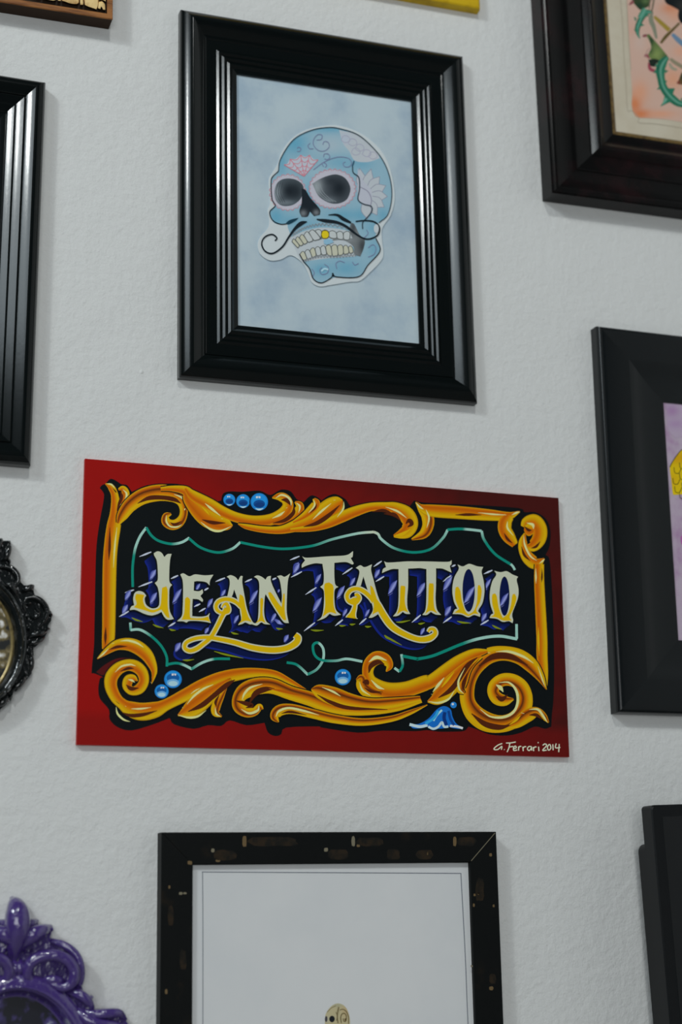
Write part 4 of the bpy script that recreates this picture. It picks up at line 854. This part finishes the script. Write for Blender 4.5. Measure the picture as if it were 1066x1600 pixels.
# ================================================================== 9. wall television, bottom right
DT = .062
a = P(1017.5, 1258, DT)
rot = math.radians(1.9)
tv = empty('television', (a.x+0.30*math.cos(rot)+0.36*math.sin(rot), 0, a.z-0.36*math.cos(rot)+0.30*math.sin(rot)), 'flat black television with thin bezel in the lower right corner', 'television', None, -rot)
W2, H = 0.30, 0.36
def rbox(name, x0, x1, z0, z1, y0, y1, rad, m, parent, ch=.0015):
    lp = []
    for cx, cz, a0 in ((x1-rad, z1-rad, 0), (x0+rad, z1-rad, 90), (x0+rad, z0+rad, 180), (x1-rad, z0+rad, 270)):
        for k in range(5):
            t = math.radians(a0+k*22.5); lp.append((cx+rad*math.cos(t), cz+rad*math.sin(t)))
    n = len(lp)
    mx, mz = (x0+x1)/2, (z0+z1)/2
    def ins(q): return (q[0]-math.copysign(ch, q[0]-mx), q[1]-math.copysign(ch, q[1]-mz))
    vs = [(q[0], y1, q[1]) for q in lp]+[(q[0], y0+ch, q[1]) for q in lp]+[(*[ins(q)[0]], y0, ins(q)[1]) for q in lp]
    fs = [(s_*n+i, s_*n+(i+1) % n, (s_+1)*n+(i+1) % n, (s_+1)*n+i) for s_ in (0, 1) for i in range(n)]+[tuple(range(n)), tuple(range(2*n, 3*n))]
    return mesh_obj(name, vs, fs, m, parent, 30)
rbox('bezel', -W2, W2, 0, H, -DT, -DT+.020, .004, M['tv_plastic'], tv)
rbox('screen', -W2+.012, W2-.012, .016, H-.012, -DT-.0002, -DT+.004, .002, M['tv_screen'], tv, .0001)
rbox('back_housing', -W2+.007, W2-.007, .03, H-.038, -DT+.0195, -.016, .008, M['tv_plastic'], tv)
rbox('wall_bracket', -.10, .10, .09, .27, -.0165, -.0004, .003, M['tv_plastic'], tv)

# ================================================================== 10. ornate frames
def tube(mb, pts, seg=10, flat=1.0):
    """round swept strand; pts (x, depth, z, radius)"""
    cp = curve_open4(pts, 5); N = len(cp); rings = []
    for i, q in enumerate(cp):
        a = Vector(cp[max(i-1, 0)][:3]); b_ = Vector(cp[min(i+1, N-1)][:3]); t = (b_-a).normalized()
        up = Vector((0, -1, 0)); s_ = t.cross(up)
        if s_.length < 1e-5: s_ = Vector((1, 0, 0))
        s_.normalize(); u_ = s_.cross(t).normalized()
        rings.append([Vector(q[:3])+(s_*math.cos(2*math.pi*k/seg)+u_*math.sin(2*math.pi*k/seg)*flat)*max(q[3], 1e-4) for k in range(seg)])
    vs = [v for rg in rings for v in rg]; fs = []
    for i in range(N-1):
        for k in range(seg): fs.append((i*seg+k, i*seg+(k+1) % seg, (i+1)*seg+(k+1) % seg, (i+1)*seg+k))
    fs += [tuple(range(seg)), tuple(range((N-1)*seg, N*seg))]
    # round off both ends
    for end, sgn in ((0, -1), (N-1, 1)):
        q = cp[end]; a = Vector(cp[max(end-1, 0)][:3]); b_ = Vector(cp[min(end+1, N-1)][:3]); t = (b_-a).normalized()*sgn
        n0 = len(vs); base = [end*seg+k for k in range(seg)]; prev = base
        for f in (0.5, 0.87):
            rg = []
            for k in range(seg):
                v = Vector(q[:3])+(vs[base[k]]-Vector(q[:3]))*math.sqrt(1-f*f)+t*q[3]*f; vs.append(v); rg.append(len(vs)-1)
            for k in range(seg): fs.append((prev[k], prev[(k+1) % seg], rg[(k+1) % seg], rg[k]))
            prev = rg
        vs.append(Vector(q[:3])+t*q[3]); c = len(vs)-1
        for k in range(seg): fs.append((prev[k], prev[(k+1) % seg], c))
    fs = [f for f in fs if len(f) != seg]
    mb.add(vs, fs)
def curve_open4(pts, n):
    out = []; m = len(pts)
    for i in range(m-1):
        p0 = pts[i-1] if i else tuple(2*a-b for a, b in zip(pts[0], pts[1]))
        p3 = pts[i+2] if i+2 < m else tuple(2*a-b for a, b in zip(pts[-1], pts[-2]))
        for k in range(n): out.append(_cr(p0, pts[i], pts[i+1], p3, k/n))
    out.append(tuple(pts[-1])); return out
def blob(mb, x, d, z, rx, rz, rd, rot=0.0, seg=10, rg=6):
    vs = []; fs = []
    for i in range(rg+1):
        th = math.pi*i/rg
        for k in range(seg):
            ph = 2*math.pi*k/seg
            a, b_ = rx*math.sin(th)*math.cos(ph), rz*math.sin(th)*math.sin(ph)
            vs.append((x+a*math.cos(rot)-b_*math.sin(rot), -d-rd*math.cos(th), z+a*math.sin(rot)+b_*math.cos(rot)))
    for i in range(rg):
        for k in range(seg): fs.append((i*seg+k, i*seg+(k+1) % seg, (i+1)*seg+(k+1) % seg, (i+1)*seg+k))
    mb.add(vs, fs)
def ring_sweep(name, cx, cz, prof, m, parent, n=96, smooth=40):
    """prof: closed list of (semi axis x, semi axis z, depth)"""
    vs = []; k = len(prof)
    for i in range(n):
        a = 2*math.pi*i/n
        for ax, az, d in prof: vs.append((cx+ax*math.cos(a), -d, cz+az*math.sin(a)))
    fs = [(i*k+j, i*k+(j+1) % k, ((i+1) % n)*k+(j+1) % k, ((i+1) % n)*k+j) for i in range(n) for j in range(k)]
    return mesh_obj(name, vs, fs, m, parent, smooth)
def disc_sheet(name, cx, cz, ax, az, d, m, parent, n=64):
    lp = [(cx+ax*math.cos(2*math.pi*i/n), cz+az*math.sin(2*math.pi*i/n)) for i in range(n)]
    vs = [(x, -d, z) for x, z in lp]+[(x, -d+.002, z) for x, z in lp]
    return mesh_obj(name, vs, [tuple(range(n)), tuple(range(2*n-1, n-1, -1))]+[(i, n+i, n+(i+1) % n, (i+1) % n) for i in range(n)], m, parent)

def ornate(name, label, cpx, ax_px, az_px, k, contour, bottom, strands, beads, m, inner_m, slip_m, lift, rim_w, plate=.010, rim_out=.4):
    c = P(*cpx, lift); px = (P(cpx[0]+100, cpx[1], lift)-c).length/100.0     # metres per pixel there
    AX, AZ = ax_px*px, az_px*px
    def loc(q): v = P(*k(*q), lift); return (v.x-c.x, v.z-c.z)
    right = [loc(q) for q in contour]
    if bottom is None: right = right+[(x, -z) for x, z in reversed(right[len(right)//3:])]
    zmin = min(q[1] for q in right)
    o = empty(name, (c.x, 0, c.z+zmin), label, 'ornate frame')
    cz = -zmin
    lp = [(x, z+cz) for x, z in right]+[(-x, z+cz) for x, z in reversed(right)]
    # pierced back plate: outer outline, oval hole
    hole = [(AX*math.cos(2*math.pi*i/72), cz+AZ*math.sin(2*math.pi*i/72)) for i in range(72)]
    n, hn = len(lp), len(hole)
    tri = tessellate_polygon([[Vector((a[0], a[1], 0)) for a in lp], [Vector((a[0], a[1], 0)) for a in hole]])
    al = lp+hole; N = n+hn
    g = .93
    top = [(x*.985, cz+(z-cz)*.985) for x, z in lp]+hole
    vs = [(x, -.0005, z) for x, z in al]+[(x, -plate*.6, z) for x, z in al]+[(x, -plate, z) for x, z in top]
    fs = [tuple(t) for t in tri]+[tuple(i+2*N for i in t) for t in tri]
    for s_ in (0, 1):
        fs += [(s_*N+i, s_*N+(i+1) % n, (s_+1)*N+(i+1) % n, (s_+1)*N+i) for i in range(n)]
        fs += [(s_*N+n+i, s_*N+n+(i+1) % hn, (s_+1)*N+n+(i+1) % hn, (s_+1)*N+n+i) for i in range(hn)]
    mesh_obj('back_plate', vs, fs, m, o, 40)
    # rim
    w = rim_w*px
    def RR(e, d): return (AX+e, AZ+e, d)
    ring_sweep('oval_rim', 0, cz, [RR(w*rim_out, .004)]+[RR(w*rim_out*math.cos(t), plate+.001+.008*math.sin(t)) for t in [i*math.pi/10 for i in range(0, 6)]]+[RR(-w*.12, plate+.0085), RR(-w*.3, plate+.006), RR(-w*.5, plate+.0055), RR(-w*1.2, .0075), RR(-w*1.3, .004)], m, o)
    ring_sweep('oval_bead', 0, cz, [RR(.0016*math.cos(t), plate+.0088+.0016*math.sin(t)) for t in [i*math.pi/4 for i in range(8)]], m, o)
    ring_sweep('gilt_slip', 0, cz, [RR(-w*1.15, .0070), RR(-w*1.35, .0074), RR(-w*1.6, .0064), RR(-w*1.6, .004), RR(-w*1.15, .004)], slip_m, o)
    disc_sheet('inset_disc', 0, cz, AX-w*1.4, AZ-w*1.4, .0052, inner_m, o)
    # strands (leaves and scrolls), both sides
    for nm, pts, dep, mir in strands:
        q = []
        for j, (x, y, rad) in enumerate(pts):
            lx, lz = loc((x, y)); rr_ = rad*k.k*px
            dd = dep[0]+(dep[1]-dep[0])*math.sin(math.pi*j/max(1, len(pts)-1))
            q.append((lx, -dd, lz+cz, rr_))
        for sgn in ((1, -1) if mir else (1,)):
            for vm in ((1, -1) if bottom is None and nm != 'crest_leaf' else (1,)):
                mb = MB(); tube(mb, [(x*sgn, y, cz+(z-cz)*vm, rr_) for x, y, z, rr_ in q], flat=.8); mb.build(nm, m, o, 60)
    for sgn in (1, -1):
        for vm in ((1, -1) if bottom is None else (1,)):
            for x, y, rad in beads:
                mb = MB(); lx, lz = loc((x, y)); rr_ = rad*k.k*px
                blob(mb, lx*sgn, plate*.8, cz+lz*vm, rr_*1.15, rr_*.8, rr_*.9+.0055, random.uniform(0, 3))
                mb.build('bead', m, o, 60)
    return o

ko = Crop(0, 820, 140, 747)
ornate('oval_ornate_frame', 'small black ornate oval frame with scrollwork at the left edge beside the sign', (-48, 1003), 85, 106, ko,
       [(-256,-40),(-190,-30),(-120,10),(-60,70),(0,118),(95,118),(80,200),(58,255),(100,290),(90,325),(140,370),(175,430),(185,470),(210,495),(280,490),(297,570),(340,600),(390,660),(442,720),(442,790),(415,830),(410,890),(370,960),(290,1030),(292,1100),(275,1180),(275,1240),(230,1300),(180,1370),(120,1400),(100,1470),(40,1520),(-10,1560),(-80,1620),(-160,1660),(-256,1690)], 1,
       [('scroll', [(330,850,10),(375,790,18),(392,715,20),(350,645,20),(285,608,18),(220,615,16),(195,670,14),(215,720,10)], (.010, .016), True),
        ('scroll', [(-40,350,22),(30,345,24),(100,372,24),(145,430,22),(140,490,18),(95,535,14),(60,560,10)], (.010, .016), True),
        ('leaf', [(210,960,8),(270,920,20),(340,905,24),(395,880,12)], (.010, .015), True), ('leaf', [(215,1010,8),(270,985,18),(330,965,22),(375,935,10)], (.010, .014), True),
        ('leaf', [(30,470,10),(70,500,26),(110,540,24),(150,600,10)], (.010, .015), True), ('leaf', [(180,560,10),(215,540,24),(260,520,26),(285,500,10)], (.009, .014), True),
        ('leaf', [(10,300,10),(50,270,26),(70,200,26),(85,140,10)], (.009, .015), True), ('leaf', [(-60,250,20),(-30,190,34),(0,140,24),(20,110,8)], (.009, .016), True),
        ('leaf', [(230,1060,8),(262,1110,20),(262,1180,22),(255,1230,10)], (.009, .013), True), ('leaf', [(215,1240,8),(190,1300,26),(140,1350,26),(90,1390,10)], (.009, .013), True),
        ('leaf', [(80,1400,8),(50,1450,26),(10,1490,26),(-40,1520,10)], (.009, .013), True), ('scroll', [(250,760,10),(290,770,18),(320,740,20),(300,690,14)], (.009, .013), True)],
       [(240,660,26),(265,525,24),(425,750,24),(400,870,22),(150,460,22),(75,300,18),(80,150,14),(275,1030,16),(170,1330,24),(200,1280,18),(90,1430,20),(140,1380,16),(240,870,18),(225,770,16)],
       M['oval_black'], M['mottled'], M['old_gilt'], .012, 12)
kp = Crop(0, 1380, 220, 1066)
ornate('ornate_frame', 'purple glossy ornate oval frame with leafy crest in the lower left corner', (22, 1704), 116, 155, kp,
       [(106,140),(140,150),(185,195),(215,240),(228,268),(290,268),(302,295),(265,330),(330,328),(375,310),(410,335),(388,390),(392,415),(450,432),(520,468),(580,508),(615,570),(632,650),(650,710),(632,770),(655,830),(712,858),(724,900),(718,950),(800,952),(900,952),(952,985),(972,1030),(995,1070),(1010,1140),(985,1220),(1000,1310),(960,1400),(985,1490),(1000,1570)], None,
       [('crest_leaf', [(106,560,44),(114,450,76),(124,340,98),(124,230,94),(112,160,66),(98,118,24)], (.012, .024), False),
        ('crest_leaf', [(150,520,24),(190,440,52),(250,385,62),(320,355,48),(385,338,28)], (.012, .022), True), ('crest_leaf', [(180,360,14),(225,310,36),(292,284,12)], (.010, .016), True),
        ('scroll', [(235,735,34),(205,690,40),(215,620,44),(270,568,46),(350,545,44),(430,548,44),(510,590,44),(552,665,44),(540,745,42),(480,788,36),(410,770,28),(350,735,22)], (.016, .024), True),
        ('leaf', [(300,760,10),(370,730,34),(450,740,36),(500,770,16)], (.012, .018), True), ('leaf', [(110,700,30),(115,640,40),(108,590,24)], (.012, .017), True),
        ('rope', [(400,440,24),(470,462,30),(540,505,32),(590,570,32),(612,650,32),(612,735,30),(590,790,26)], (.012, .018), True),
        ('leaf', [(500,830,14),(570,830,36),(640,870,38),(690,930,26),(700,980,10)], (.012, .020), True), ('leaf', [(620,960,14),(700,990,34),(800,985,38),(900,985,34),(960,1030,14)], (.012, .020), True),
        ('leaf', [(560,920,14),(620,1000,40),(720,1060,44),(860,1080,40),(960,1090,16)], (.012, .020), True), ('leaf', [(640,1140,20),(760,1180,46),(880,1240,44),(970,1300,16)], (.012, .018), True)],
       [(455,462,24),(500,485,24),(545,520,24),(580,560,24),(605,610,24),(618,665,24),(622,720,24),(600,770,24),(690,870,26),(705,925,24),(400,350,16),(385,372,14),(300,380,18),(240,510,20),(195,520,20),(930,985,22),(850,970,18)],
       M['purple'], M['spotted'], M['purple'], .016, 10, .012, 2.1)

# ================================================================== 11. marks on the wall
for (x, y, s_) in ((221, 581, 4.0),):
    q = P(x, y); mb = MB(); blob(mb, 0, 0, 0, .0011*s_/2, .0006*s_, .0006, .6)
    o = mb.build('plaster_pimple', M['wall'], None, 60); o.location = (q.x, 0, q.z)
    tag(o, 'tiny plaster lump on the white wall left of the skull picture', 'wall mark')
